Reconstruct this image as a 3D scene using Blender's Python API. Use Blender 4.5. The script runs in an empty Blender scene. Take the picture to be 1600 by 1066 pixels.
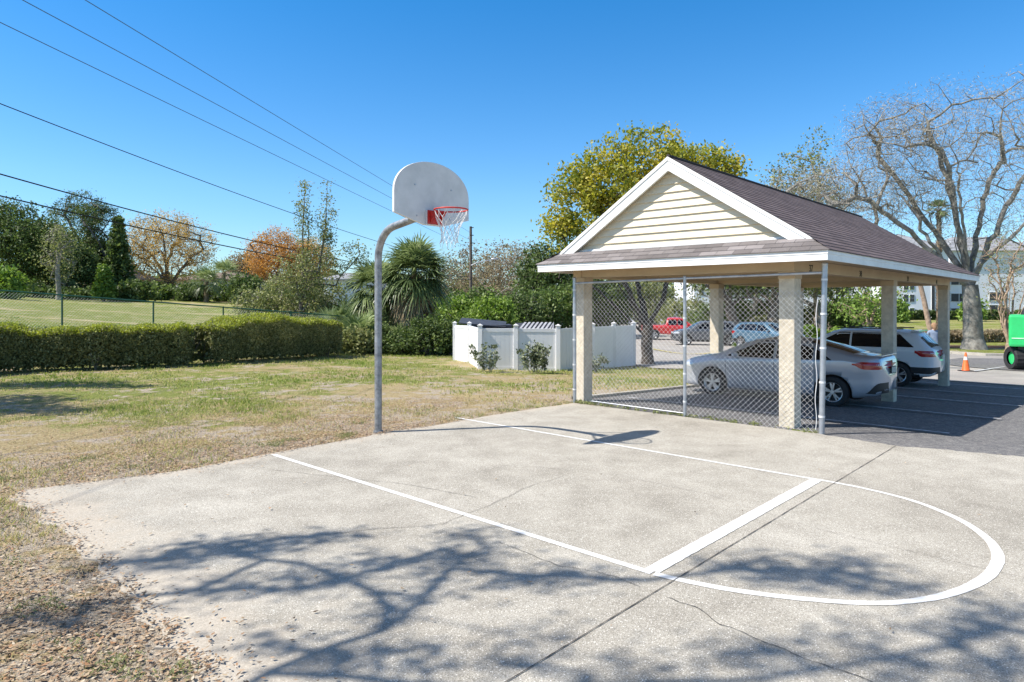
import bpy, bmesh, math, random
import numpy as np
from mathutils import Vector, Matrix

# ------------------------------------------------------------------ camera, sky, sun, exposure
SC = bpy.context.scene
COL = SC.collection
CAM_H = 2.0
F_PX, Y0 = 1048.0, 474.2
cam_d = bpy.data.cameras.new('camera')
cam = bpy.data.objects.new('camera', cam_d)
COL.objects.link(cam)
cam.location = (0, 0, CAM_H)
cam.rotation_euler = (math.radians(90), 0, 0)
cam_d.sensor_width = 36
cam_d.lens = F_PX / 1600 * 36
cam_d.shift_y = -(533 - Y0) / 1600
cam_d.clip_start = 0.05
cam_d.clip_end = 3000
SC.camera = cam

SUN_EL = math.radians(50.5)
SUN_ROT = math.radians(-103.2)
w = bpy.data.worlds.new('World')
SC.world = w
w.use_nodes = True
wn = w.node_tree
sky = wn.nodes.new('ShaderNodeTexSky')
sky.sky_type = 'NISHITA'
sky.sun_disc = False
sky.sun_elevation = SUN_EL
sky.sun_rotation = SUN_ROT
sky.altitude = 100
sky.air_density = 1.0
sky.dust_density = 0.15
sky.ozone_density = 3.5
hs = wn.nodes.new('ShaderNodeHueSaturation')
hs.inputs['Saturation'].default_value = 1.12
wn.links.new(sky.outputs[0], hs.inputs['Color'])
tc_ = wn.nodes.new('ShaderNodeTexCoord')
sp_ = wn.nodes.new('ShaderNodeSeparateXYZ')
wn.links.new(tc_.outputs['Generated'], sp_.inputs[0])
cr_ = wn.nodes.new('ShaderNodeValToRGB')     # trims the model's over bright horizon, tints the sky by height
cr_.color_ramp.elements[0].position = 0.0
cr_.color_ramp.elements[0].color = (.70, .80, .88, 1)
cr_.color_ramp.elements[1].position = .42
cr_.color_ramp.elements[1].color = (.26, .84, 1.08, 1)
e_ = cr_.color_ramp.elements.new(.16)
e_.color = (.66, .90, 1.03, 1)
for p_, c_ in ((.58, (1.1, .92, .86, 1)), (1.0, (2.0, 1.2, .80, 1))):  # unseen zenith warmed and brightened, added to take blue out of the shadows
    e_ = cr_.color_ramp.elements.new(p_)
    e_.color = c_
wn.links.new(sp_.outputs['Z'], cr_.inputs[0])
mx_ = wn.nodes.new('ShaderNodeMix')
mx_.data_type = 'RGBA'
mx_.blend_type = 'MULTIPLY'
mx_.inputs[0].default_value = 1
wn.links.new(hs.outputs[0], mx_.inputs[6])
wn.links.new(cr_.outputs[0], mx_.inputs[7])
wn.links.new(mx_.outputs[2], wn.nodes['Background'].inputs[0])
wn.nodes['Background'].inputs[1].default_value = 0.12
sun_d = bpy.data.lights.new('sun', 'SUN')
sun_d.energy = 5.0
sun_d.angle = math.radians(0.53)
sun_d.color = (1.0, 0.94, 0.85)
sun = bpy.data.objects.new('sun', sun_d)
COL.objects.link(sun)
S = Vector((math.cos(SUN_EL) * math.sin(SUN_ROT), math.cos(SUN_EL) * math.cos(SUN_ROT), math.sin(SUN_EL)))
sun.rotation_euler = S.to_track_quat('Z', 'Y').to_euler()
SC.view_settings.view_transform = 'Standard'
SC.view_settings.look = 'None'
SC.view_settings.gamma = 1
SC.view_settings.exposure = 0.66
SC.cycles.max_bounces = 6
SC.cycles.transparent_max_bounces = 8

rng = np.random.default_rng(11)
random.seed(5)

# ------------------------------------------------------------------ terrain and layout maths
NX, NY = 4.546, 10.8                      # front right corner of the carport's near column
U = np.array([0.7325, -0.6807])           # along the carport front, to the right
V = np.array([0.6807, 0.7325])            # along the carport side, away


def P2(u, v):
    return (NX + U[0] * u + V[0] * v, NY + U[1] * u + V[1] * v)


def uv_of(x, y):
    dx, dy = x - NX, y - NY
    return dx * U[0] + dy * U[1], dx * V[0] + dy * V[1]


def sstep(a, b, t):
    t = np.clip((t - a) / (b - a), 0, 1)
    return t * t * (3 - 2 * t)


def g(x, y):
    x = np.asarray(x, float)
    y = np.asarray(y, float)
    v = (x - NX) * V[0] + (y - NY) * V[1]
    z = -1.3 * (1 - np.exp(-np.maximum(v, 0) * .033))
    wf = (x + 15) * -.726 + (y - 23.5) * .688
    tt = np.clip((x + 16.1) * .68 + (y - 24) * .73, 0, 13)
    fz = (.75 - .05 * tt) * sstep(-1.6, 1.6, wf) + .043 * np.clip(wf, 0, 70)
    s = 1 - sstep(-1, 4, x + .27 * y)
    z = z * (1 - s * sstep(-3, 2, wf)) + s * fz
    # lawn to the far right climbs gently to the apartments
    z = z + sstep(50, 120, y) * (1 - s) * .55
    return z


def gz(x, y):
    return float(g(x, y))


def G(px, py, dz=0.0):
    """ground point seen at a place in the photograph (1600 wide)"""
    z = 0.0
    for _ in range(60):
        Y = (CAM_H - z - dz) * F_PX / max(py - Y0, 1.0)
        Y = min(Y, 400)
        X = (px - 800) / F_PX * Y
        z = .6 * z + .4 * gz(X, Y)
    return X, Y, z


def AT(px, Y):
    return (px - 800) / F_PX * Y


def ZH(py, Y):
    return CAM_H + (Y0 - py) / F_PX * Y


# ------------------------------------------------------------------ materials
MATS = {}


def nodes(name):
    m = bpy.data.materials.new(name)
    m.use_nodes = True
    nt = m.node_tree
    b = nt.nodes['Principled BSDF']
    return m, nt, b


def rgb(c):
    return (c[0], c[1], c[2], 1)


def noise(nt, scale, detail=4, rough=.55, vec=None, dist=0):
    n = nt.nodes.new('ShaderNodeTexNoise')
    n.inputs['Scale'].default_value = scale
    n.inputs['Detail'].default_value = detail
    n.inputs['Roughness'].default_value = rough
    n.inputs['Distortion'].default_value = dist
    if vec is not None:
        nt.links.new(vec, n.inputs['Vector'])
    return n.outputs['Fac']


def ramp(nt, fac, stops, interp='LINEAR'):
    r = nt.nodes.new('ShaderNodeValToRGB')
    r.color_ramp.interpolation = interp
    el = r.color_ramp.elements
    while len(el) < len(stops):
        el.new(.5)
    for e, (p, c) in zip(el, stops):
        e.position = p
        e.color = rgb(c) if not np.isscalar(c) else (c, c, c, 1)
    nt.links.new(fac, r.inputs['Fac'])
    return r.outputs['Color']


def mixc(nt, fac, a, b, mode='MIX'):
    m = nt.nodes.new('ShaderNodeMix')
    m.data_type = 'RGBA'
    m.blend_type = mode
    for sck, val in ((m.inputs[0], fac), (m.inputs[6], a), (m.inputs[7], b)):
        if hasattr(val, 'node'):
            nt.links.new(val, sck)
        elif np.isscalar(val):
            sck.default_value = val
        else:
            sck.default_value = rgb(val)
    return m.outputs[2]


def mathn(nt, op, a, b=None, clamp=False):
    m = nt.nodes.new('ShaderNodeMath')
    m.operation = op
    m.use_clamp = clamp
    for i, val in enumerate((a, b)):
        if val is None:
            continue
        if hasattr(val, 'node'):
            nt.links.new(val, m.inputs[i])
        else:
            m.inputs[i].default_value = val
    return m.outputs[0]


def bump(nt, b, h, strength=.3, dist=.01):
    bn = nt.nodes.new('ShaderNodeBump')
    bn.inputs['Strength'].default_value = strength
    bn.inputs['Distance'].default_value = dist
    nt.links.new(h, bn.inputs['Height'])
    nt.links.new(bn.outputs[0], b.inputs['Normal'])


def pos(nt):
    return nt.nodes.new('ShaderNodeNewGeometry').outputs['Position']


def objc(nt):
    return nt.nodes.new('ShaderNodeTexCoord').outputs['Object']


def attr(nt, name):
    a = nt.nodes.new('ShaderNodeAttribute')
    a.attribute_name = name
    return a.outputs['Fac']


def mat(name, c1, c2=None, scale=3, rough=.6, metal=0, bmp=0, bscale=60, coat=0, spec=.5, detail=5):
    """plain surface with uneven tone"""
    if name in MATS:
        return MATS[name]
    m, nt, b = nodes(name)
    b.inputs['Roughness'].default_value = rough
    b.inputs['Metallic'].default_value = metal
    b.inputs['Specular IOR Level'].default_value = spec
    if coat:
        b.inputs['Coat Weight'].default_value = coat
        b.inputs['Coat Roughness'].default_value = .04
    p = objc(nt)
    if c2 is None:
        c2 = tuple(v * .82 for v in c1)
    col = ramp(nt, noise(nt, scale, detail, .6, p), [(.35, c2), (.62, c1)])
    nt.links.new(col, b.inputs['Base Color'])
    if bmp:
        bump(nt, b, noise(nt, bscale, 3, .6, p), bmp, .01)
    MATS[name] = m
    return m


def leafmat(name, stops, rough=.55, trans=.3):
    if name in MATS:
        return MATS[name]
    m, nt, b = nodes(name)
    n = len(stops)
    col = ramp(nt, attr(nt, 'rnd'), [(i / (n - 1), c) for i, c in enumerate(stops)])
    nt.links.new(col, b.inputs['Base Color'])
    b.inputs['Roughness'].default_value = rough
    b.inputs['Specular IOR Level'].default_value = .35
    t = nt.nodes.new('ShaderNodeBsdfTranslucent')
    hsv = nt.nodes.new('ShaderNodeHueSaturation')
    hsv.inputs['Value'].default_value = 1.5
    hsv.inputs['Saturation'].default_value = 1.1
    nt.links.new(col, hsv.inputs['Color'])
    nt.links.new(hsv.outputs[0], t.inputs['Color'])
    mx = nt.nodes.new('ShaderNodeMixShader')
    mx.inputs[0].default_value = trans
    nt.links.new(b.outputs[0], mx.inputs[1])
    nt.links.new(t.outputs[0], mx.inputs[2])
    nt.links.new(mx.outputs[0], nt.nodes['Material Output'].inputs['Surface'])
    MATS[name] = m
    return m


# --- ground: dry lawn, sand, brown leaf litter tones
m, nt, b = nodes('lawn')
p = pos(nt)
b.inputs['Roughness'].default_value = .95
b.inputs['Specular IOR Level'].default_value = .1
big = noise(nt, .22, 4, .6, p)
med = noise(nt, 1.3, 6, .7, p)
fine = noise(nt, 28, 5, .75, p)
vfine = noise(nt, 110, 3, .8, p)
green = ramp(nt, fine, [(.3, (.10, .12, .025)), (.5, (.22, .26, .065)), (.7, (.39, .41, .15))])
dry = ramp(nt, fine, [(.3, (.22, .16, .08)), (.5, (.44, .36, .20)), (.7, (.62, .54, .36))])
sand = ramp(nt, fine, [(.32, (.33, .27, .20)), (.55, (.52, .46, .38)), (.7, (.60, .55, .47))])
edge = attr(nt, 'edge')
field = attr(nt, 'field')
gsel = mathn(nt, 'ADD', mathn(nt, 'MULTIPLY', big, .9), mathn(nt, 'MULTIPLY', med, .9))
gsel = mathn(nt, 'SUBTRACT', gsel, mathn(nt, 'MULTIPLY', edge, .45))
gsel = mathn(nt, 'ADD', mathn(nt, 'ADD', gsel, .02), mathn(nt, 'MULTIPLY', field, .10))
gm = ramp(nt, gsel, [(.80, 0.0), (.94, 1.0)])
c = mixc(nt, gm, dry, green)
ssel = mathn(nt, 'ADD', mathn(nt, 'ADD', mathn(nt, 'MULTIPLY', noise(nt, .8, 3, .6, p), .55), mathn(nt, 'MULTIPLY', noise(nt, 3.2, 7, .75, p), .47)), mathn(nt, 'MULTIPLY', edge, .13))
sm = ramp(nt, ssel, [(.555, 0.0), (.61, 1.0)])
c = mixc(nt, sm, c, sand)
fs_ = nt.nodes.new('ShaderNodeMapping')
fs_.inputs['Rotation'].default_value = (0, 0, .8)
fs_.inputs['Scale'].default_value = (.35, 1.0, 1.0)
nt.links.new(p, fs_.inputs[0])
fstreak = ramp(nt, noise(nt, .28, 6, .7, fs_.outputs[0], .6), [(.53, 0.0), (.62, .9)])
c = mixc(nt, mathn(nt, 'MULTIPLY', fstreak, field), c, (.50, .42, .31))
c = mixc(nt, mathn(nt, 'MULTIPLY', field, .75), c, mixc(nt, 1.0, c, ramp(nt, noise(nt, 1.1, 6, .8, p), [(.35, (.62, .68, .45)), (.65, (1.15, 1.15, .95))]), 'MULTIPLY'))
c = mixc(nt, mathn(nt, 'MULTIPLY', attr(nt, 'mulch'), 1.0), c, ramp(nt, fine, [(.3, (.06, .035, .022)), (.7, (.26, .17, .12))]))
c = mixc(nt, .75, c, ramp(nt, vfine, [(.32, (.36, .31, .27)), (.62, (1.08, 1.07, 1.05))]), 'MULTIPLY')
nt.links.new(c, b.inputs['Base Color'])
bump(nt, b, fine, .9, .05)
M_LAWN = m

# --- concrete with exposed shell
m, nt, b = nodes('concrete')
p = pos(nt)
b.inputs['Roughness'].default_value = .85
b.inputs['Specular IOR Level'].default_value = .25
base = ramp(nt, noise(nt, .55, 6, .62, p), [(.3, (.345, .323, .282)), (.5, (.418, .395, .348)), (.72, (.48, .457, .408))])
st = ramp(nt, noise(nt, 2.2, 8, .7, p, .4), [(.34, (.80, .785, .76)), (.6, (1.03, 1.02, 1.0))])
base = mixc(nt, .8, base, st, 'MULTIPLY')
vo = nt.nodes.new('ShaderNodeTexVoronoi')
vo.inputs['Scale'].default_value = 70
nt.links.new(p, vo.inputs['Vector'])
spk = ramp(nt, vo.outputs['Distance'], [(.16, 1.0), (.34, 0.0)])
spm = mathn(nt, 'MULTIPLY', spk, ramp(nt, noise(nt, 30, 3, .7, p), [(.42, 0.0), (.58, 1.0)]))
base = mixc(nt, spm, base, (.92, .89, .83))
dk = ramp(nt, noise(nt, 150, 3, .8, p), [(.38, (.30, .29, .28)), (.55, (1.08, 1.08, 1.07))])
base = mixc(nt, .85, base, dk, 'MULTIPLY')
sandy = attr(nt, 'sandy')
sfac = mathn(nt, 'MULTIPLY', ramp(nt, mathn(nt, 'ADD', sandy, mathn(nt, 'MULTIPLY', mathn(nt, 'SUBTRACT', noise(nt, 3, 6, .7, p), .5), 1.1)), [(.35, 0.0), (.75, 1.0)]), .7)
base = mixc(nt, sfac, base, ramp(nt, noise(nt, 45, 4, .7, p), [(.3, (.33, .285, .225)), (.6, (.485, .43, .355))]))
nt.links.new(base, b.inputs['Base Color'])
bump(nt, b, noise(nt, 90, 4, .7, p), .45, .006)
M_CONC = m

# --- asphalt and pale worn road
def roadmat(name, dark, mid, light, patch=.5, flake=.85):
    m, nt, b = nodes(name)
    p = pos(nt)
    b.inputs['Roughness'].default_value = .85
    b.inputs['Specular IOR Level'].default_value = .3
    c = ramp(nt, noise(nt, 60, 5, .8, p), [(.32, dark), (.5, mid), (.68, light)])
    c = mixc(nt, .7, c, ramp(nt, noise(nt, .5, 6, .65, p), [(.35, (.68, .68, .70)), (.65, (1.15, 1.14, 1.12))]), 'MULTIPLY')
    fl = ramp(nt, noise(nt, 12, 10, 1.0, p, .5), [(.50, 0.0), (.56, flake)])
    c = mixc(nt, fl, c, (.42, .40, .37))
    nt.links.new(c, b.inputs['Base Color'])
    bump(nt, b, noise(nt, 70, 4, .7, p), .5, .01)
    return m


M_ASPH = roadmat('asphalt', (.045, .045, .05), (.10, .10, .106), (.20, .197, .195), flake=.6)
M_ROAD = roadmat('pale_worn_asphalt', (.22, .20, .18), (.33, .31, .285), (.42, .40, .37), flake=.25)

# --- white court paint
m, nt, b = nodes('court_paint')
p = pos(nt)
wear = ramp(nt, mathn(nt, 'ADD', mathn(nt, 'MULTIPLY', noise(nt, 60, 6, .85, p), .7), mathn(nt, 'MULTIPLY', noise(nt, 2.0, 3, .6, p), .35)), [(.38, .9), (.47, 0.0)])
c = mixc(nt, wear, ramp(nt, noise(nt, 5, 5, .7, p), [(.3, (.62, .62, .60)), (.7, (.78, .78, .76))]), (.44, .42, .38))
nt.links.new(c, b.inputs['Base Color'])
b.inputs['Roughness'].default_value = .6
bump(nt, b, noise(nt, 90, 4, .7, p), .4, .005)
M_PAINT = m

# --- roof shingles: UV in metres (u along the eave, v up the slope)
def shingle(name, c1, c2, c3):
    m, nt, b = nodes(name)
    uvn = nt.nodes.new('ShaderNodeUVMap').outputs['UV']
    br = nt.nodes.new('ShaderNodeTexBrick')
    br.inputs['Scale'].default_value = 1
    br.inputs['Brick Width'].default_value = .30
    br.inputs['Row Height'].default_value = .14
    br.inputs['Mortar Size'].default_value = .004
    br.inputs['Color1'].default_value = (0, 0, 0, 1)
    br.inputs['Color2'].default_value = (1, 1, 1, 1)
    br.inputs['Mortar'].default_value = (.1, .1, .1, 1)
    nt.links.new(uvn, br.inputs['Vector'])
    c = ramp(nt, br.outputs['Color'], [(0, c1), (.5, c2), (1, c3)])
    c = mixc(nt, .8, c, ramp(nt, noise(nt, 1.2, 6, .7, objc(nt)), [(.3, (.72, .72, .72)), (.7, (1.2, 1.18, 1.2))]), 'MULTIPLY')
    c = mixc(nt, .6, c, ramp(nt, noise(nt, 180, 2, .7, objc(nt)), [(.35, (.6, .6, .6)), (.65, (1.25, 1.25, 1.25))]), 'MULTIPLY')
    c = mixc(nt, mathn(nt, 'MULTIPLY', br.outputs['Fac'], .8), c, (.03, .025, .025))
    nt.links.new(c, b.inputs['Base Color'])
    b.inputs['Roughness'].default_value = .9
    bump(nt, b, noise(nt, 200, 2, .7, objc(nt)), .4, .004)
    return m


M_SHING = shingle('brown_shingle', (.10, .072, .07), (.13, .095, .095), (.165, .125, .122))

M_SHING2 = shingle('weathered_grey_shingle', (.13, .115, .112), (.19, .172, .168), (.25, .228, .225))
M_FASC = mat('white_trim_paint', (.82, .82, .80), (.72, .71, .69), 2, .5, bmp=.08)
M_SIDE = mat('cream_siding', (.70, .62, .465), (.64, .56, .41), 1.2, .55, bmp=.08, bscale=90)
M_STUC = mat('cream_stucco', (.66, .585, .46), (.51, .445, .345), 9, .9, bmp=1.0, bscale=55, detail=9)
M_BEAM = mat('tan_beam_paint', (.56, .43, .28), (.48, .36, .23), 1.2, .7, bmp=.15, bscale=30)
M_CEIL = mat('tan_soffit_paint', (.52, .41, .28), (.42, .33, .22), 1.0, .8)
M_GALV = mat('galvanised_steel', (.50, .52, .55), (.36, .38, .42), 5, .42, .75, bmp=.12, bscale=40)
M_WIRE = mat('galvanised_wire', (.74, .74, .74), (.60, .60, .60), 8, .5, .15)
M_POLE = mat('weathered_steel_pole', (.36, .37, .385), (.18, .185, .195), 11, .5, .6, bmp=.2, bscale=60, detail=8)
M_BOARD = mat('backboard_enamel', (.70, .69, .68), (.60, .595, .585), 4.5, .55, bmp=.08, detail=9)
M_RED = mat('red_rim_paint', (.62, .035, .025), (.42, .02, .015), 8, .5)
M_NET = mat('white_net_cord', (.82, .82, .82), (.70, .70, .70), 9, .8)
M_BLACK = mat('black_paint', (.012, .012, .012), None, 5, .6)
M_VINYL = mat('white_vinyl', (.80, .79, .79), (.74, .73, .73), 1.0, .4, bmp=.03)
M_GREENP = mat('green_fence_coating', (.025, .12, .08), (.018, .09, .06), 5, .5)
M_GREENW = mat('pale_green_wire', (.30, .38, .33), (.22, .30, .26), 8, .5)
M_BARK = mat('grey_brown_bark', (.22, .185, .155), (.09, .072, .06), 7, .95, bmp=1.0, bscale=22, detail=8)
M_BARKP = mat('pale_grey_bark', (.36, .33, .29), (.16, .14, .12), 5, .95, bmp=1.0, bscale=20, detail=8)
M_BARKD = mat('dark_bark', (.085, .07, .058), (.04, .033, .028), 6, .95, bmp=1.0, bscale=18, detail=8)
M_BARKT = mat('tan_trunk_bark', (.42, .31, .22), (.24, .17, .12), 6, .9, bmp=.8, bscale=25)
M_WOOD = mat('weathered_wood', (.16, .13, .105), (.085, .07, .06), 6, .9, bmp=.5)
M_GREYW = mat('grey_fence_boards', (.30, .27, .24), (.20, .18, .16), 3, .9)
M_CABLE = mat('black_cable', (.015, .015, .017), None, 5, .6)
M_CABLEG = mat('grey_blue_cable', (.10, .14, .20), None, 5, .5)
M_TYRE = mat('black_tyre', (.022, .022, .024), (.014, .014, .015), 6, .8)
M_GLASS = mat('dark_car_glass', (.008, .009, .011), None, 5, .05, spec=.45)
M_RUBB = mat('black_trim', (.02, .02, .022), None, 5, .55)
M_RIM = mat('silver_alloy', (.62, .62, .64), (.5, .5, .52), 5, .3, .8)
M_TAIL = mat('red_lamp_lens', (.42, .012, .012), (.30, .008, .008), 5, .12, coat=.8)
M_CLEAR = mat('clear_lamp_lens', (.65, .66, .68), None, 5, .1, .3)
M_PLATE = mat('green_tinted_plate', (.52, .56, .53), (.25, .33, .28), 30, .5)
M_BWALL = mat('white_building_wall', (.78, .80, .84), (.70, .72, .77), .3, .8)
M_BWIN = mat('dark_window_glass', (.035, .04, .05), None, 2, .15)
M_SCREEN = mat('dark_porch_screen', (.05, .05, .055), None, 2, .6)
M_SHRF = mat('grey_brown_roof', (.20, .15, .125), (.14, .105, .09), 1.5, .9)
M_GROOF = mat('grey_roof', (.28, .29, .31), (.2, .21, .23), 1, .9)
M_BRICK = mat('tan_house_wall', (.34, .26, .19), (.26, .20, .15), 2, .9)


# ------------------------------------------------------------------ object helpers
FRAMES = {}


def thing(name, label, cat, loc, group=None, rotz=0):
    o = bpy.data.objects.new(name, None)
    o.empty_display_size = .2
    COL.objects.link(o)
    o.location = loc
    o.rotation_euler = (0, 0, rotz)
    o['label'] = label
    o['category'] = cat
    if group:
        o['group'] = group
    FRAMES[o.name] = Matrix.Translation(Vector(loc)) @ Matrix.Rotation(rotz, 4, 'Z')
    return o


def tag(o, label=None, cat=None, group=None, kind=None):
    if label: o['label'] = label
    if cat: o['category'] = cat
    if group: o['group'] = group
    if kind: o['kind'] = kind
    return o


def root_frame(o):
    while o is not None:
        if o.name in FRAMES:
            return FRAMES[o.name]
        o = o.parent
    return Matrix.Identity(4)


def link(name, me, parent=None, local=False):
    o = bpy.data.objects.new(name, me)
    COL.objects.link(o)
    if parent is not None:
        if not local:
            me.transform(root_frame(parent).inverted())
        o.parent = parent
    return o


def np_mesh(name, verts, faces, mats, rnd=None, midx=None, smooth=False, sizes=None):
    """faces: (n,k) array"""
    me = bpy.data.meshes.new(name)
    verts = np.asarray(verts, np.float32)
    faces = np.asarray(faces, np.int32)
    n, k = faces.shape
    me.vertices.add(len(verts))
    me.vertices.foreach_set('co', verts.ravel())
    me.loops.add(n * k)
    me.loops.foreach_set('vertex_index', faces.ravel())
    me.polygons.add(n)
    me.polygons.foreach_set('loop_start', np.arange(0, n * k, k, dtype=np.int32))
    me.polygons.foreach_set('loop_total', np.full(n, k, np.int32))
    if smooth:
        me.polygons.foreach_set('use_smooth', np.ones(n, bool))
    if midx is not None:
        me.polygons.foreach_set('material_index', np.asarray(midx, np.int32))
    me.update(calc_edges=True)
    for m in mats:
        me.materials.append(m)
    if rnd is not None:
        a = me.attributes.new('rnd', 'FLOAT', 'FACE')
        a.data.foreach_set('value', np.asarray(rnd, np.float32))
    return me


class MB:
    def __init__(s):
        s.v = []
        s.f = []
        s.m = []
        s.uv = {}
        s.sm = []

    def add(s, vs, fs, mi=0, smooth=False):
        o = len(s.v)
        s.v.extend([tuple(a) for a in vs])
        for f in fs:
            s.f.append(tuple(i + o for i in f))
            s.m.append(mi)
            s.sm.append(smooth)
        return o

    def box(s, x0, x1, y0, y1, z0, z1, mi=0, M=None):
        vs = [(x, y, z) for z in (z0, z1) for y in (y0, y1) for x in (x0, x1)]
        if M is not None:
            vs = [tuple(M @ Vector(a)) for a in vs]
        s.add(vs, [(0, 2, 3, 1), (4, 5, 7, 6), (0, 1, 5, 4), (2, 6, 7, 3), (0, 4, 6, 2), (1, 3, 7, 5)], mi)

    def prism(s, poly, z0, z1, mi=0):
        """poly: ccw list of (x,y)"""
        n = len(poly)
        vs = [(x, y, z0) for x, y in poly] + [(x, y, z1) for x, y in poly]
        fs = [tuple(range(n - 1, -1, -1)), tuple(range(n, 2 * n))]
        fs += [(i, (i + 1) % n, n + (i + 1) % n, n + i) for i in range(n)]
        s.add(vs, fs, mi)

    def uvbox(s, u0, u1, v0, v1, z0, z1, mi=0):
        s.prism([P2(u0, v0), P2(u1, v0), P2(u1, v1), P2(u0, v1)], z0, z1, mi)

    def tube(s, pts, r, n=8, mi=0, smooth=True, caps=True):
        pts = [Vector(p) for p in pts]
        if np.isscalar(r):
            r = [r] * len(pts)
        rings = []
        prev = None
        for i, p in enumerate(pts):
            d = (pts[min(i + 1, len(pts) - 1)] - pts[max(i - 1, 0)]).normalized()
            if prev is None:
                a = d.orthogonal().normalized()
            else:
                a = (prev - d * prev.dot(d)).normalized()
            prev = a
            bb = d.cross(a)
            rings.append([p + (a * math.cos(t) + bb * math.sin(t)) * r[i] for t in [2 * math.pi * k / n for k in range(n)]])
        vs = [q for rr in rings for q in rr]
        fs = []
        for i in range(len(pts) - 1):
            for k in range(n):
                fs.append((i * n + k, i * n + (k + 1) % n, (i + 1) * n + (k + 1) % n, (i + 1) * n + k))
        s.add(vs, fs, mi, smooth)
        if caps:
            s.add(rings[0], [tuple(range(n - 1, -1, -1))], mi)
            s.add(rings[-1], [tuple(range(n))], mi)

    def cyl(s, x, y, z0, z1, r, n=12, mi=0):
        s.tube([(x, y, z0), (x, y, z1)], r, n, mi)

    def sphere(s, c, r, n=10, mi=0, sc=(1, 1, 1)):
        vs = []
        fs = []
        for i in range(n + 1):
            ph = math.pi * i / n
            for k in range(n):
                th = 2 * math.pi * k / n
                vs.append((c[0] + sc[0] * r * math.sin(ph) * math.cos(th), c[1] + sc[1] * r * math.sin(ph) * math.sin(th), c[2] + sc[2] * r * math.cos(ph)))
        for i in range(n):
            for k in range(n):
                fs.append((i * n + k, (i + 1) * n + k, (i + 1) * n + (k + 1) % n, i * n + (k + 1) % n))
        s.add(vs, fs, mi, True)

    def build(s, name, mats, parent=None, local=False, bevel=0, uvs=None):
        me = bpy.data.meshes.new(name)
        me.from_pydata(s.v, [], s.f)
        if not isinstance(mats, (list, tuple)):
            mats = [mats]
        for m_ in mats:
            me.materials.append(m_)
        me.polygons.foreach_set('material_index', s.m)
        me.polygons.foreach_set('use_smooth', s.sm)
        if bevel:
            bm = bmesh.new()
            bm.from_mesh(me)
            bmesh.ops.remove_doubles(bm, verts=bm.verts, dist=1e-5)
            es = [e for e in bm.edges if len(e.link_faces) == 2 and e.calc_face_angle(0) > .6]
            bmesh.ops.bevel(bm, geom=es, offset=bevel, segments=2, affect='EDGES', profile=.6)
            bm.to_mesh(me)
            bm.free()
        me.update()
        return link(name, me, parent, local)


def pip(poly, x, y):
    """points in polygon, vectorised"""
    x = np.asarray(x)
    y = np.asarray(y)
    ins = np.zeros(x.shape, bool)
    n = len(poly)
    for i in range(n):
        x0, y0 = poly[i]
        x1, y1 = poly[(i + 1) % n]
        c = ((y0 > y) != (y1 > y)) & (x < (x1 - x0) * (y - y0) / (y1 - y0 + 1e-12) + x0)
        ins ^= c
    return ins


def sheet(name, poly, off, m, step=1.5, flat=None, thick=0.0, attrs=None):
    """ground sheet: polygon cut on a grid and laid on the terrain"""
    bm = bmesh.new()
    vs = [bm.verts.new((x, y, 0)) for x, y in poly]
    f = bm.faces.new(vs)
    if f.normal.z < 0 or sum((poly[i][0] * poly[(i + 1) % len(poly)][1] - poly[(i + 1) % len(poly)][0] * poly[i][1]) for i in range(len(poly))) < 0:
        f.normal_flip()
    xs = [p_[0] for p_ in poly]
    ys = [p_[1] for p_ in poly]
    if flat is None or attrs:
        for ax, lo, hi in ((0, min(xs), max(xs)), (1, min(ys), max(ys))):
            t = math.floor(lo / step) * step
            while t < hi:
                t += step
                co = (t, 0, 0) if ax == 0 else (0, t, 0)
                no = (1, 0, 0) if ax == 0 else (0, 1, 0)
                bmesh.ops.bisect_plane(bm, geom=bm.verts[:] + bm.edges[:] + bm.faces[:], plane_co=co, plane_no=no, dist=1e-5)
    if thick:
        top = bm.faces[:]
        r = bmesh.ops.extrude_face_region(bm, geom=top)
        nv = [e for e in r['geom'] if isinstance(e, bmesh.types.BMVert)]
        for v_ in nv:
            v_.co.z -= thick
        bm.normal_update()
    for v_ in bm.verts:
        v_.co.z += (flat if flat is not None else gz(v_.co.x, v_.co.y)) + off
    bmesh.ops.recalc_face_normals(bm, faces=bm.faces)
    me = bpy.data.meshes.new(name)
    bm.to_mesh(me)
    bm.free()
    me.materials.append(m)
    o = link(name, me)
    o['kind'] = 'structure'
    if attrs:
        co = np.empty(len(me.vertices) * 3, np.float32)
        me.vertices.foreach_get('co', co)
        co = co.reshape(-1, 3)
        for k_, fn in attrs.items():
            a = me.attributes.new(k_, 'FLOAT', 'POINT')
            a.data.foreach_set('value', np.asarray(fn(co[:, 0], co[:, 1]), np.float32))
    return o


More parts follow.
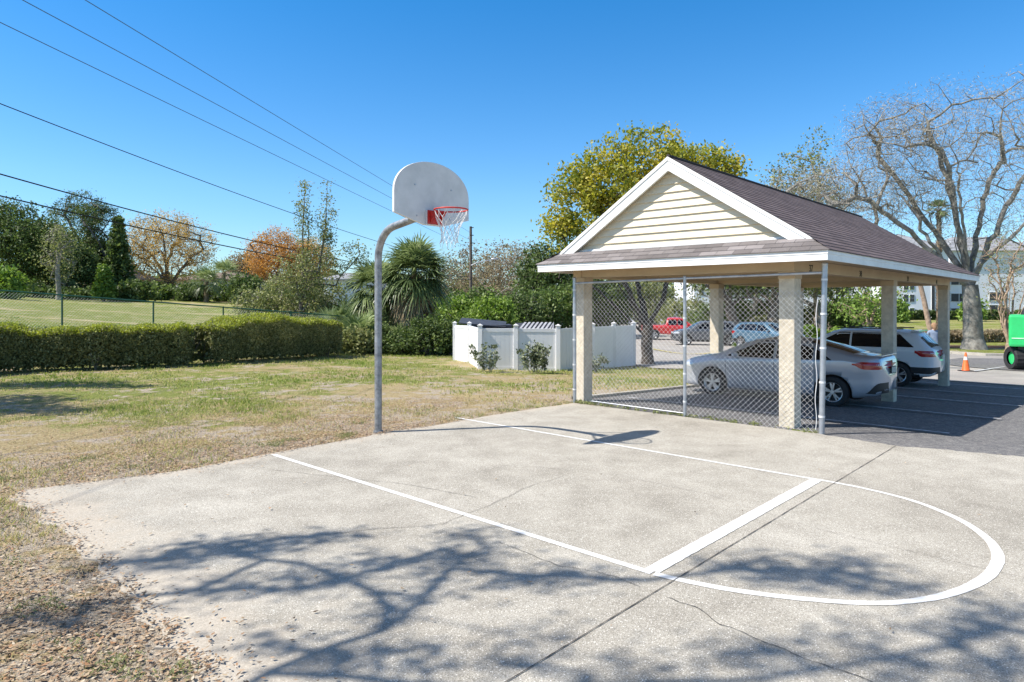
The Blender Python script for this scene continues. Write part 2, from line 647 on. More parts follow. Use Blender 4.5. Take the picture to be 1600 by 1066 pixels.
def strip(name, pts, width, z, m, closed=False, widths=None):
    """flat painted band along a polyline, 2D points"""
    pts = [np.array(p_[:2], float) for p_ in pts]
    if m is M_PAINT:
        r9 = random.Random(len(pts))
        w9 = list(widths) if widths is not None else [width] * len(pts)
        np_, nw_ = [], []
        for a, b_, wa, wb_ in zip(pts[:-1], pts[1:], w9[:-1], w9[1:]):
            k9 = max(1, int(np.linalg.norm(b_ - a) / .05))
            for i in range(k9):
                np_.append(a + (b_ - a) * i / k9 + np.array([r9.gauss(0, .0009), r9.gauss(0, .0009)]))
                nw_.append((wa + (wb_ - wa) * i / k9) * (1 + r9.gauss(0, .022)))
        np_.append(pts[-1]); nw_.append(w9[-1])
        pts, widths = np_, nw_
    n = len(pts)
    mb = MB()
    L = []
    for i in range(n):
        a = pts[max(i - 1, 0)]
        c_ = pts[min(i + 1, n - 1)]
        d = (c_ - a) / (np.linalg.norm(c_ - a) + 1e-9)
        nn = np.array([-d[1], d[0]])
        wd = (widths[i] if widths is not None else width) / 2
        p0 = pts[i] + nn * wd
        p1 = pts[i] - nn * wd
        zz = z if np.isscalar(z) else 0
        if z is None:
            pass
        L.append((p0, p1))
    vs = []
    for p0, p1 in L:
        for q in (p1, p0):
            zq = z if z is not None else gz(q[0], q[1]) + .032
            vs.append((q[0], q[1], zq))
    mb.add(vs, [(2 * i, 2 * i + 2, 2 * i + 3, 2 * i + 1) for i in range(n - 1)])
    o = mb.build(name, m)
    o['kind'] = 'structure'
    return o


# ------------------------------------------------------------------ THE GROUND
BASE_A = np.array(G(898, 630)[:2])
BASE_B = np.array(G(20, 768)[:2])
BD = (BASE_B - BASE_A) / np.linalg.norm(BASE_B - BASE_A)


def edge_px(pts):
    return [G(*p_)[:2] for p_ in pts]


left_raw = edge_px([(22, 768), (18, 778), (38, 792), (70, 812), (100, 835), (128, 862), (150, 890), (182, 915), (212, 950), (240, 982), (262, 1010), (296, 1040), (318, 1066), (345, 1110)])
left_curve = []
for i_, (a_, b_) in enumerate(zip(left_raw[:-1], left_raw[1:])):
    for k_ in range(4):
        t_ = k_ / 4
        q_ = np.array(a_) * (1 - t_) + np.array(b_) * t_
        w_ = (i_ * 4 + k_)
        left_curve.append((q_[0] + .05 * math.sin(w_ * .9) + .035 * math.sin(w_ * 2.3 + 1), q_[1] + .03 * math.sin(w_ * 1.4)))
left_curve.append(left_raw[-1])
back_edge = []
for px, py in [(898, 630), (800, 644), (735, 655), (660, 668), (600, 676), (588, 679), (540, 688), (480, 698), (425, 709), (350, 723), (300, 733), (230, 742), (150, 752), (80, 761)]:
    back_edge.append(G(px, py)[:2])


def jag(pts, amp, step=.12, seed=3):
    r = random.Random(seed)
    out = []
    for a, b_ in zip(pts[:-1], pts[1:]):
        a = np.array(a)
        b_ = np.array(b_)
        L = np.linalg.norm(b_ - a)
        k = max(1, int(L / step))
        for i in range(k):
            q = a + (b_ - a) * i / k
            out.append((q[0] + r.uniform(-amp, amp), q[1] + r.uniform(-amp, amp)))
    out.append(tuple(pts[-1]))
    return out


right_edge = [G(1283, 679)[:2], G(1400, 697)[:2], G(1520, 707)[:2], G(1600, 714)[:2], (9.5, 6.6), (14, 2.5), (17, -4)]
COURT = jag(back_edge, .025, .25) + jag(left_curve, .012, .06, 4) + [(-1.0, 2.2), (-.8, -4)] + jag(right_edge, .035, .08, 6)[::-1]
COURT = [tuple(c_) for c_ in COURT]


def sandy_fn(x, y):
    lc = np.array(left_curve)
    d = np.full(len(x), 99.)
    for a, b_ in zip(lc[:-1], lc[1:]):
        ab = b_ - a
        t = np.clip(((x - a[0]) * ab[0] + (y - a[1]) * ab[1]) / (ab @ ab), 0, 1)
        d = np.minimum(d, np.hypot(x - a[0] - t * ab[0], y - a[1] - t * ab[1]))
    be = np.array(back_edge)
    d2 = np.full(len(x), 99.)
    for a, b_ in zip(be[:-1], be[1:]):
        ab = b_ - a
        t = np.clip(((x - a[0]) * ab[0] + (y - a[1]) * ab[1]) / (ab @ ab), 0, 1)
        d2 = np.minimum(d2, np.hypot(x - a[0] - t * ab[0], y - a[1] - t * ab[1]))
    return np.maximum(np.exp(-d / .75), .75 * np.exp(-d2 / .45))


court = sheet('basketball_court', COURT, 0.003, M_CONC, .25, flat=0.0, thick=.1, attrs={'sandy': sandy_fn})

# terrain sheet
gx = np.unique(np.concatenate([np.arange(-30, 30.1, .5), np.arange(-90, 90.1, 3), np.array([-420, -300, -200, -140, -110, 110, 140, 200, 300, 420])]))
gy = np.unique(np.concatenate([np.arange(-12, 50.1, .5), np.arange(50, 160, 3), np.array([-60, -30, 190, 240, 320, 480, 700])]))
XX, YY = np.meshgrid(gx, gy)
ZZ = g(XX, YY) - .012 - .03 * sstep(12, 24, YY)
co = np.stack([XX.ravel(), YY.ravel(), ZZ.ravel()], 1)
nxg, nyg = len(gx), len(gy)
ii, jj = np.meshgrid(np.arange(nxg - 1), np.arange(nyg - 1))
a0 = (jj * nxg + ii).ravel()
me = np_mesh('ground', co, np.stack([a0, a0 + 1, a0 + nxg + 1, a0 + nxg], 1), [M_LAWN], smooth=True)
x_, y_ = co[:, 0], co[:, 1]
side = (x_ - BASE_A[0]) * -BD[1] + (y_ - BASE_A[1]) * BD[0]
side = np.abs(side)
cdist = np.minimum(side, sandy_fn(x_, y_) * 0 + 99)
edgev = np.exp(-np.maximum(side - .3, 0) / 2.6)
edgev = np.maximum(edgev, ((y_ < 7.5) & (x_ < 0)) * 1.0)
edgev = edgev * ((x_ < 3) | (y_ < 14))
wf = (x_ + 15) * -.726 + (y_ - 23.5) * .688
fieldv = sstep(-1, 1, wf) * (x_ + .27 * y_ < 3) + ((y_ > 34) & (x_ > 0))
mc = G(1520, 541)
mulchv = (((x_ - mc[0]) / 6.0) ** 2 + ((y_ - mc[1]) / 2.2) ** 2 < 1) * 1.0
mp = G(1010, 573)
mulchv = np.maximum(mulchv, np.exp(-(((x_ - mp[0]) ** 2 + (y_ - mp[1]) ** 2) / 1.5)) * .6)
for nm, val in (('edge', edgev), ('field', fieldv), ('mulch', mulchv)):
    a = me.attributes.new(nm, 'FLOAT', 'POINT')
    a.data.foreach_set('value', np.clip(val, 0, 1).astype(np.float32))
ground = link('ground', me)
tag(ground, kind='structure')

# asphalt of the covered bays and the pale drive beyond
ul = -4.45
fr = [(BASE_A[0] + .1, BASE_A[1] + .25), G(1285, 674)[:2]]
LOT = [P2(ul, -.2), P2(-2, -.32), P2(.2, -.9)] + [(c_[0] - .35, c_[1] - .75) for c_ in right_edge[:5]] + [(20, 0), (30, -6), P2(34, 14.2), P2(ul - .2, 14.2)]
KPX = [(1900, 566), (1700, 560), (1600, 557), (1540, 556), (1490, 553), (1440, 549), (1380, 545), (1300, 541), (1230, 535), (1150, 527), (1080, 514), (1030, 497)]
ROADP = [P2(ul - .4, 14.4), P2(40, 14.4), G(2000, 567)[:2]] + [G(*q)[:2] for q in KPX] + [G(1010, 489)[:2], G(925, 487)[:2], (-6, 95), (-10, 80), (-8, 55), (-5.5, 34), G(760, 560)[:2], G(868, 568)[:2], G(993, 569.5)[:2], G(1020, 575)[:2]]
sheet('parking_lot', LOT, -.005, M_ASPH, 1.0)
sheet('road', ROADP, -.004, M_ROAD, 1.5)
BAY2 = [G(*q)[:2] for q in ((1450, 566), (1500, 573), (1560, 578), (1610, 581), (1750, 583), (1750, 566), (1600, 561.5), (1500, 560))]
sheet('far_parking_bays', BAY2, .02, M_ASPH, 1.0)

# kerb beyond the drive
KP = [G(*q)[:2] for q in KPX[::-1]]
mbk = MB()
kpts = []
for a, b_ in zip(KP[:-1], KP[1:]):
    for i in range(12):
        kpts.append(np.array(a) + (np.array(b_) - np.array(a)) * i / 12)
vs = []
for i, q in enumerate(kpts):
    a = kpts[max(i - 1, 0)]
    c_ = kpts[min(i + 1, len(kpts) - 1)]
    d = (c_ - a) / np.linalg.norm(c_ - a)
    nn = np.array([-d[1], d[0]])
    z = gz(q[0], q[1])
    for off_, zz in ((-.17, -.1), (-.15, .13), (.17, .14), (.17, -.1)):
        r_ = q + nn * off_
        vs.append((r_[0], r_[1], z + zz))
mbk.add(vs, [(4 * i + k, 4 * i + 4 + k, 4 * i + 5 + k, 4 * i + 1 + k) for i in range(len(kpts) - 1) for k in range(3)])
tag(mbk.build('kerb', M_CONC), kind='structure')

# nose kerb of the covered bays
mbk = MB()
q0, q1 = P2(ul - .15, .2), P2(ul - .15, 14)
n_ = 24
vs = []
for i in range(n_ + 1):
    t = i / n_
    x = q0[0] + (q1[0] - q0[0]) * t
    y = q0[1] + (q1[1] - q0[1]) * t
    z = gz(x, y)
    for o_, zz in ((-.08, -.1), (-.08, .05), (.08, .05), (.08, -.1)):
        vs.append((x + U[0] * o_, y + U[1] * o_, z + zz))
mbk.add(vs, [(4 * i + k, 4 * i + 4 + k, 4 * i + 5 + k, 4 * i + 1 + k) for i in range(n_) for k in range(3)])
tag(mbk.build('kerb', M_CONC), kind='structure')

# ------------------------------------------------------------------ court lines and cracks
FT = np.array([1.034, 4.963])
LW, LL = 3.572, 5.721
lw = .062


def C(u, v):
    q = FT + U * u + V * v
    return (q[0], q[1])


strip('court_marking', [C(-LL, 0), C(-.0, 0)], .066, .0075, M_PAINT)
strip('court_marking', [C(-LL - .35, LW), C(0, LW)], .056, .0075, M_PAINT)
strip('court_marking', [C(-.02, .034), C(-.02, LW - .03)], .125, .0079, M_PAINT)
arc = []
pxs = [(1022, 898), (1080, 911), (1150, 924), (1225, 934), (1300, 941), (1370, 944), (1420, 941), (1470, 933), (1515, 918), (1545, 900), (1558, 880), (1558, 865), (1545, 845), (1515, 822), (1480, 804), (1440, 788), (1400, 776), (1350, 764), (1310, 756), (1277, 750)]
wr = [.066, .07, .072, .07, .066, .064, .066, .072, .082, .088, .088, .084, .076, .068, .066, .06, .058, .056, .056, .056]
ap = [np.array(G(*q)[:2]) for q in pxs]
pts, wds = [], []
for i in range(len(ap) - 1):
    p0 = ap[max(i - 1, 0)]; p1 = ap[i]; p2 = ap[i + 1]; p3 = ap[min(i + 2, len(ap) - 1)]
    for k in range(6):
        t = k / 6
        pts.append(.5 * ((2 * p1) + (-p0 + p2) * t + (2 * p0 - 5 * p1 + 4 * p2 - p3) * t * t + (-p0 + 3 * p1 - 3 * p2 + p3) * t ** 3))
        wds.append(wr[i] + (wr[i + 1] - wr[i]) * t)
pts.append(ap[-1]); wds.append(wr[-1])
strip('court_marking', pts, .07, .0071, M_PAINT, widths=wds)

M_CRACK = mat('crack_dirt', (.10, .088, .075), (.03, .027, .024), 9, 1)  # dark strips drawn for the joint and the wider crack
M_CRACKL = mat('hairline_crack_dirt', (.20, .185, .165), (.12, .11, .10), 25, 1)


def crack(px, wmin, wmax, m, amp, seed, step=.05):
    r = random.Random(seed)
    P_ = [np.array(G(*q)[:2]) for q in px]
    out = []
    off_ = 0
    for a, b_ in zip(P_[:-1], P_[1:]):
        L = np.linalg.norm(b_ - a)
        k = max(2, int(L / step))
        d = (b_ - a) / L
        nn = np.array([-d[1], d[0]])
        for i in range(k):
            off_ = off_ * .86 + r.uniform(-amp, amp)
            out.append(a + (b_ - a) * i / k + nn * off_)
    out.append(P_[-1])
    return strip('concrete_crack', out, .01, .0087, m, widths=[r.uniform(wmin, wmax) for _ in out])


crack([(760, 1085), (800, 1062), (1400, 697)], .0045, .0095, M_CRACK, .0008, 1, .05)
crack([(1040, 935), (1090, 952), (1125, 978), (1180, 998), (1260, 1030), (1340, 1060), (1400, 1090)], .002, .0075, M_CRACK, .009, 2, .03)
crack([(700, 748), (800, 727), (840, 731), (970, 745), (1100, 772), (1180, 797), (1260, 823), (1420, 862), (1560, 895), (1640, 912)], .002, .0045, M_CRACKL, .006, 3, .04)
crack([(430, 735), (560, 750), (650, 760), (745, 778)], .003, .008, M_CRACKL, .01, 4, .04)
crack([(690, 822), (765, 790), (815, 766), (880, 744)], .003, .007, M_CRACKL, .01, 5, .04)
crack([(500, 838), (580, 828), (660, 824), (700, 818)], .003, .008, M_CRACKL, .012, 6, .04)
crack([(780, 848), (830, 865), (880, 885), (960, 900), (1000, 918)], .003, .008, M_CRACKL, .012, 7, .04)

# bay lines
M_BLINE = mat('worn_bay_paint', (.55, .56, .58), (.24, .25, .26), 9, .8)
for v0, u0, u1 in ((1.3, -4.0, 1.9), (4.3, -4.0, 2.2), (7.4, -4.0, 2.2), (9.9, -4.0, 2.4), (12.6, -4.0, 2.6)):
    strip('bay_line', [P2(u0 + (u1 - u0) * k / 8, v0) for k in range(9)], .09, None, M_BLINE)
strip('bay_line', [G(1522 + 8 * k, 581 - 1.15 * k)[:2] for k in range(7)], .14, None, M_BLINE)
# yellow kerb line round the island out on the drive
M_YEL = mat('yellow_kerb_paint', (.6, .5, .1), (.45, .38, .1), 9, .8)
strip('yellow_line', [G(1015 + 12 * k, 545 + 9 * math.sin(k / 8 * 2.2))[:2] for k in range(9)], .16, None, M_YEL)


# ------------------------------------------------------------------ BASKETBALL HOOP
PB = G(591, 676)
AX = -.35 * 0


def H(u, v, z):
    """hoop frame: u forward to the court from the post, v along the board"""
    return (-1.12 + U[0] * (u) + V[0] * v, 9.40 + U[1] * (u) + V[1] * v, z)


pu = ((PB[0] + 1.12) * U[0] + (PB[1] - 9.4) * U[1])
pv = ((PB[0] + 1.12) * V[0] + (PB[1] - 9.4) * V[1])
hoop = thing('basketball_hoop', 'white fan shaped backboard with red rim and net on a bent grey steel post', 'basketball hoop', (PB[0], PB[1], 0))
mb = MB()
path = [H(pu, pv, -.1), H(pu, pv, 1.0), H(pu, pv, 2.0), H(pu, pv, 2.62)]
R_ = .50
for k in range(1, 10):
    a = k / 9 * math.radians(80)
    path.append(H(pu + R_ * (1 - math.cos(a)), pv * (1 - k / 9 * .4), 2.66 + R_ * math.sin(a)))
e = path[-1]
path.append(H(-.55, pv * .4, 3.21))
path.append(H(-.12, 0, 3.27))
mb.tube(path, .057, 16)
mb.cyl(PB[0], PB[1], -.02, .03, .075, 16)
mb.build('post', M_POLE, hoop)
# backboard, a real slab 3 cm thick with a rolled edge
prof = []
HW = .68
prof += [(-HW, 3.215), (-.16, 3.085), (.16, 3.085), (HW, 3.215)]
for k in range(0, 25):
    a = math.pi * k / 24
    prof.append((HW * math.cos(a), 3.50 + .47 * math.sin(a) ** .92))
mb = MB()
n = len(prof)
vs = [H(0.03, a, z) for a, z in prof] + [H(-.012, a, z) for a, z in prof]
mb.add(vs, [tuple(range(n)), tuple(range(2 * n - 1, n - 1, -1))] + [(i, n + i, n + (i + 1) % n, (i + 1) % n) for i in range(n)])
board = mb.build('backboard', M_BOARD, hoop, bevel=.006)
for sv, szz in ((-.33, 3.62), (.33, 3.62), (-.3, 3.2), (.3, 3.2)):
    mb = MB()
    mb.tube([H(.029, sv, szz), H(.038, sv, szz)], .012, 8)
    mb.build('bolt', M_GALV, board)
# steel brackets behind
mb = MB()
for sgn in (-1, 1):
    mb.tube([H(-.5, pv * .4 + .05 * sgn, 3.2), H(-.02, .33 * sgn, 3.62)], .014, 8)
    mb.tube([H(-.3, .05 * sgn, 3.24), H(-.02, .3 * sgn, 3.2)], .014, 8)
mb.build('brace', M_POLE, hoop)
mb = MB()


def hbox(mb, u0, u1, v0, v1, z0, z1, mi=0):
    vs = [H(u, v, z) for z in (z0, z1) for v in (v0, v1) for u in (u0, u1)]
    mb.add(vs, [(0, 2, 3, 1), (4, 5, 7, 6), (0, 1, 5, 4), (2, 6, 7, 3), (0, 4, 6, 2), (1, 3, 7, 5)], mi)


hbox(mb, .032, .055, -.15, .15, 3.085, 3.285)
mb.build('mounting_plate', M_BOARD, hoop, bevel=.004)
mb = MB()
RZ = 3.275
hbox(mb, .056, .072, -.13, .13, 3.10, 3.29)
for sgn in (-1, 1):     # triangular gussets
    v0, v1 = sgn * .085 - .006, sgn * .085 + .006
    vs = [H(.073, v0, 3.12), H(.20, v0, 3.262), H(.073, v0, 3.262), H(.073, v1, 3.12), H(.20, v1, 3.262), H(.073, v1, 3.262)]
    mb.add(vs, [(0, 1, 2), (5, 4, 3), (0, 3, 4, 1), (1, 4, 5, 2), (2, 5, 3, 0)])
hbox(mb, .073, .19, -.10, .10, 3.264, 3.276)
mb.build('rim_bracket', M_RED, hoop)
mb = MB()
rc = .395
ring = [H(rc + .228 * math.cos(t), .228 * math.sin(t), RZ) for t in [2 * math.pi * k / 40 for k in range(41)]]
mb.tube(ring, .0105, 8, caps=False)
rim = mb.build('rim', M_RED, hoop)
mb = MB()
rr = random.Random(4)
lev = [(0, .222), (.09, .190), (.16, .160), (.23, .135), (.30, .118), (.37, .112), (.43, .120)]
grid = []
for li, (dz, r) in enumerate(lev):
    row = []
    for k in range(12):
        t = 2 * math.pi * (k + (.5 if li % 2 else 0)) / 12
        rj = r * (1 + rr.uniform(-.07, .07) * (li > 0))
        row.append(H(rc - .012 * li * .5 + rj * math.cos(t), rj * math.sin(t), RZ - .02 - dz + rr.uniform(-.012, .012) * (li > 0)))
    grid.append(row)
for li in range(len(lev) - 1):
    for k in range(12):
        for dk in ((0, -1) if li % 2 == 0 else (0, 1)):
            a = Vector(grid[li][k])
            b_ = Vector(grid[li + 1][(k + dk) % 12])
            md = (a + b_) / 2 + Vector((rr.uniform(-.008, .008), rr.uniform(-.008, .008), -.006))
            mb.tube([a, md, b_], .0042, 4, caps=False)
    for k in range(12):
        mb.sphere(grid[li + 1][k], .0075, 4)
for k in range(12):
    if rr.random() < .7:
        a = Vector(grid[-1][k])
        mb.tube([a, a + Vector((rr.uniform(-.02, .02), rr.uniform(-.02, .02), -rr.uniform(.02, .07)))], .004, 4)
mb.build('net', M_NET, hoop)

# ------------------------------------------------------------------ CARPORT
cp = thing('carport', 'open cream carport with brown shingled roof, lapped siding gable and square posts', 'carport', (*P2(-2.1, 6), -.2))
CW = .25
UL, UR = -4.917, .705
VF, VB = -.614, 12.487
UM = (UL + UR) / 2
ZS0, ZS1 = 2.640, 2.790
ZR = 4.604
cols = [(-CW, 0), (-4.212 - CW, 0), (-CW, 6.035), (-4.212 - CW, 6.035), (-CW, 12.06), (-4.212 - CW, 12.06)]
for (u0, v0) in cols:
    mb = MB()
    x, y = P2(u0, v0)
    mb.uvbox(u0, u0 + CW, v0, v0 + .30, gz(x, y) - .25, 2.52)
    col_ = mb.build('column', M_STUC, cp, bevel=.008)
    mb = MB()
    mb.uvbox(u0 - .012, u0 + CW + .012, v0 - .012, v0 + .312, 2.40, 2.522)
    mb.build('column_cap', M_BEAM, col_, bevel=.004)
mb = MB()
ZB0, ZB1 = 2.525, 2.715
mb.uvbox(-.20, -.0, -.02, 12.38, ZB0, ZB1)
mb.build('side_beam', M_BEAM, cp)
mb = MB()
mb.uvbox(-4.462, -4.26, -.02, 12.38, ZB0, ZB1)
mb.build('side_beam', M_BEAM, cp)
for v0 in (-.002, 6.09, 12.16):
    mb = MB()
    mb.uvbox(-4.257, -.203, v0, v0 + .2, ZB0 + .003, ZB1)
    mb.build('cross_beam', M_BEAM, cp)
mb = MB()
mb.uvbox(UL + .025, UR - .025, VF + .025, VB - .025, 2.72, 2.74)
mb.build('ceiling', M_CEIL, cp)
# joist ends seen under the ceiling
for k in range(1, 20):
    v0 = k * .61
    if min(abs(v0 - 6.15), abs(v0 - 12.2), abs(v0)) < .25:
        continue
    mb = MB()
    mb.uvbox(-4.257, -.203, v0, v0 + .04, 2.60, 2.719)
    mb.build('joist', M_CEIL, cp)
# fascia boards, two steps with a groove
for a, b_, c_, d in ((UL, UR, VF, VF + .022), (UL, UR, VB - .022, VB), (UR - .022, UR, VF + .0225, VB - .0225), (UL, UL + .022, VF + .0225, VB - .0225)):
    mb = MB()
    mb.uvbox(a, b_, c_, d, ZS0, 2.735)
    e_ = .008
    mb.uvbox(a - (e_ if b_ - a < 1 or True else 0), b_ + e_, c_ - e_, d + e_, 2.7355, ZS1)
    mb.build('fascia', M_FASC, cp)


def roofmesh(name, quads, parent, slope_fn, sm=None):
    mb = MB()
    for q in quads:
        mb.add(q, [tuple(range(len(q)))])
    o = mb.build(name, sm or M_SHING, None)
    me = o.data
    uvl = me.uv_layers.new(name='UVMap')
    for l in me.loops:
        co_ = me.vertices[l.vertex_index].co
        uvl.data[l.index].uv = slope_fn(co_)
    me.transform(root_frame(parent).inverted())
    o.parent = parent
    return o


UE = UR + .03
ZE = 2.79
ZRR = 4.63
UK = UR - .377
RB = 11.24


def vfront(t):     # t = distance out from the ridge line
    k = UE - UM
    e2 = k - .405
    if t > e2:
        return VF - .03 + (k - t) / .405 * (.325)
    return VF + .295


def vback(t):
    k = UE - UM
    e2 = k - .405
    if t > e2:
        return VB + .03 - (k - t) / .405 * (VB - RB)
    return RB + .03


for sgn in (1, -1):
    quads = []
    K = UE - UM
    SL = math.hypot(K, ZRR - ZE)
    nc = int(SL / .14) + 1
    for i in range(nc):
        s0 = i * .14
        s1 = min((i + 1) * .14, SL)
        t0 = K * (1 - s0 / SL)
        t1 = K * (1 - s1 / SL)
        z0 = ZE + (ZRR - ZE) * s0 / SL
        z1 = ZE + (ZRR - ZE) * s1 / SL
        lift = .011
        u0, u1 = UM + sgn * t0, UM + sgn * t1
        A = (*P2(u0, vfront(t0)), z0 + lift); B = (*P2(u0, vback(t0)), z0 + lift)
        Cc = (*P2(u1, vback(t1)), z1 + .001); D = (*P2(u1, vfront(t1)), z1 + .001)
        quads.append((A, B, Cc, D) if sgn > 0 else (B, A, D, Cc))
        A2 = (*P2(u0, vfront(t0)), z0 - .004); B2 = (*P2(u0, vback(t0)), z0 - .004)
        quads.append((A2, B2, B, A) if sgn > 0 else (B2, A2, A, B))
    roofmesh('roof_slope', quads, cp, lambda c_: (uv_of(c_.x, c_.y)[1], (c_.z - ZE) * SL / (ZRR - ZE) + .0 * 1))
for front in (1, 0):
    quads = []
    v_e = VF - .03 if front else VB + .03
    v_t = VF + .325 if front else RB
    zt = 3.02
    SL2 = math.hypot(v_t - v_e, zt - ZE)
    nc = int(round(SL2 / .14))
    for i in range(nc):
        f0, f1 = i / nc, (i + 1) / nc
        va, vb_ = v_e + (v_t - v_e) * f0, v_e + (v_t - v_e) * f1
        za, zb_ = ZE + (zt - ZE) * f0, ZE + (zt - ZE) * f1
        ua0, ua1 = UL - .03 + .405 * f0, UE - .405 * f0
        ub0, ub1 = UL - .03 + .405 * f1, UE - .405 * f1
        q = ((*P2(ua0, va), za + .012), (*P2(ua1, va), za + .012), (*P2(ub1, vb_), zb_ + .001), (*P2(ub0, vb_), zb_ + .001))
        quads.append(q if front else q[::-1])
        q = ((*P2(ua0, va), za - .004), (*P2(ua1, va), za - .004), (*P2(ua1, va), za + .012), (*P2(ua0, va), za + .012))
        quads.append(q if front else q[::-1])
    roofmesh('roof_skirt', quads, cp, lambda c_: (uv_of(c_.x, c_.y)[0], (c_.z - ZE) * SL2 / (3.02 - ZE)), M_SHING2)
mb = MB()
mb.tube([(*P2(UM, VF + .30), ZRR + .012), (*P2(UM, RB + .03), ZRR + .012)], .035, 6)
mb.build('ridge_cap', M_SHING, cp)
# gable ends
for front in (1, 0):
    vw = VF + .325 + .14 if front else RB - .14
    dv = -1 if front else 1
    vo_ = VF + .325 if front else RB       # rake face
    zb0 = 3.02
    k = (ZR - .05 - zb0)
    hwg = 2.40
    gb = MB()
    zs_ = np.arange(zb0, ZR - .05, .142)
    for z0 in zs_:
        z1 = min(z0 + .142, ZR - .06)
        w0 = hwg * (1 - (z0 - zb0) / k) + .02
        w1 = max(hwg * (1 - (z1 - zb0) / k) + .02, .01)
        a = vw + dv * .034
        b2 = vw + dv * .004
        vs = [(*P2(UM - w0, a), z0), (*P2(UM + w0, a), z0), (*P2(UM + w1, b2), z1), (*P2(UM - w1, b2), z1),
              (*P2(UM - w0, vw - dv * .02), z0), (*P2(UM + w0, vw - dv * .02), z0)]
        fs = [(0, 1, 2, 3), (4, 5, 1, 0)]
        if not front:
            fs = [f_[::-1] for f_ in fs]
        gb.add(vs, fs)
    gb.build('gable_siding', M_SIDE, cp)
    for sgn in (-1, 1):
        # rake board: parallelogram following the slope, plus a thin top strip
        for (dz0, dz1, o0, o1) in ((-.25, -.07, 0, .030), (-.0695, -.004, 0, .045)):
            mb = MB() if dz0 == -.25 else mb
            lo = hwg + .12
            slope = (ZRR - ZE) / (UE - UM)

            def zz(t, d):
                return ZRR - t * slope + d
            pts_ = [(0, zz(0, dz0)), (0, zz(0, dz1)), (lo, zz(lo, dz1)), (lo, max(zz(lo, dz0), zb0 - .03))]
            t_cut = (ZRR + dz0 - (zb0 - .03)) / slope
            pts_ = [(0, zz(0, dz0)), (min(t_cut, lo), max(zz(lo, dz0), zb0 - .03)), (lo, max(zz(lo, dz0), zb0 - .03)), (lo, zz(lo, dz1)), (0, zz(0, dz1))]
            nn_ = len(pts_)
            vs = [(*P2(UM + sgn * t, vo_ + dv * o1), z) for t, z in pts_] + [(*P2(UM + sgn * t, vo_ - dv * .02), z) for t, z in pts_]
            mb.add(vs, [tuple(range(nn_)), tuple(range(2 * nn_ - 1, nn_ - 1, -1))] + [(i, nn_ + i, nn_ + (i + 1) % nn_, (i + 1) % nn_) for i in range(nn_)])
        o_ = mb.build('rake_board', M_FASC, cp)
        bm = bmesh.new(); bm.from_mesh(o_.data); bmesh.ops.recalc_face_normals(bm, faces=bm.faces); bm.to_mesh(o_.data); bm.free()
        # rake soffit between board and wall
        mb = MB()
        vs = []
        for t in (0, lo):
            for v_ in (vo_ - dv * .021, vw + dv * -.02):
                vs.append((*P2(UM + sgn * t, v_), zz(t, -.06)))
                vs.append((*P2(UM + sgn * t, v_), zz(t, -.10)))
        mb.add(vs, [(0, 2, 6, 4), (1, 5, 7, 3), (0, 4, 5, 1), (2, 3, 7, 6)])
        mb.build('rake_soffit', M_FASC, cp)
    mb = MB()
    a, b2 = sorted((vw + dv * .03, vw + dv * .06))
    mb.uvbox(UM - hwg - .02, UM + hwg + .02, a, b2, zb0 - .01, zb0 + .05)
    mb.build('gable_base_trim', M_FASC, cp)
mb = MB()
mb.uvbox(UM - 2.4, UM + 2.4, VF + .05, VF + .45, 2.745, 2.78)
mb.build('skirt_deck', M_CEIL, cp)

FONT = None


def text(name, body, origin, right, up, height, m, parent=None, squeeze=.8, proud=.003, spacing=1):
    cu = bpy.data.curves.new(name, 'FONT')
    cu.body = body
    cu.align_x = 'CENTER'
    cu.align_y = 'CENTER'
    cu.size = height * 1.35
    cu.extrude = .001
    cu.offset = height * .02
    cu.resolution_u = 4
    ob = bpy.data.objects.new(name + '_tmp', cu)
    COL.objects.link(ob)
    dg = bpy.context.evaluated_depsgraph_get()
    me = bpy.data.meshes.new_from_object(ob.evaluated_get(dg))
    bpy.data.objects.remove(ob)
    r = Vector(right).normalized()
    u_ = Vector(up).normalized()
    nn = r.cross(u_)
    M = Matrix(((r.x * squeeze, u_.x, nn.x, origin[0] + nn.x * proud), (r.y * squeeze, u_.y, nn.y, origin[1] + nn.y * proud), (r.z * squeeze, u_.z, nn.z, origin[2] + nn.z * proud), (0, 0, 0, 1)))
    me.transform(M)
    me.materials.clear()
    me.materials.append(m)
    me.name = name
    return link(name, me, parent)


for tx, v_ in (('37', .75), ('38', 3.55), ('39', 7.35), ('40', 10.55)):
    text('bay_number', tx, (*P2(0.0, v_), 2.585), (V[0], V[1], 0), (0, 0, 1), .125, M_BLACK, cp, 1.05, .004)

# ------------------------------------------------------------------ CHAIN LINK FENCES


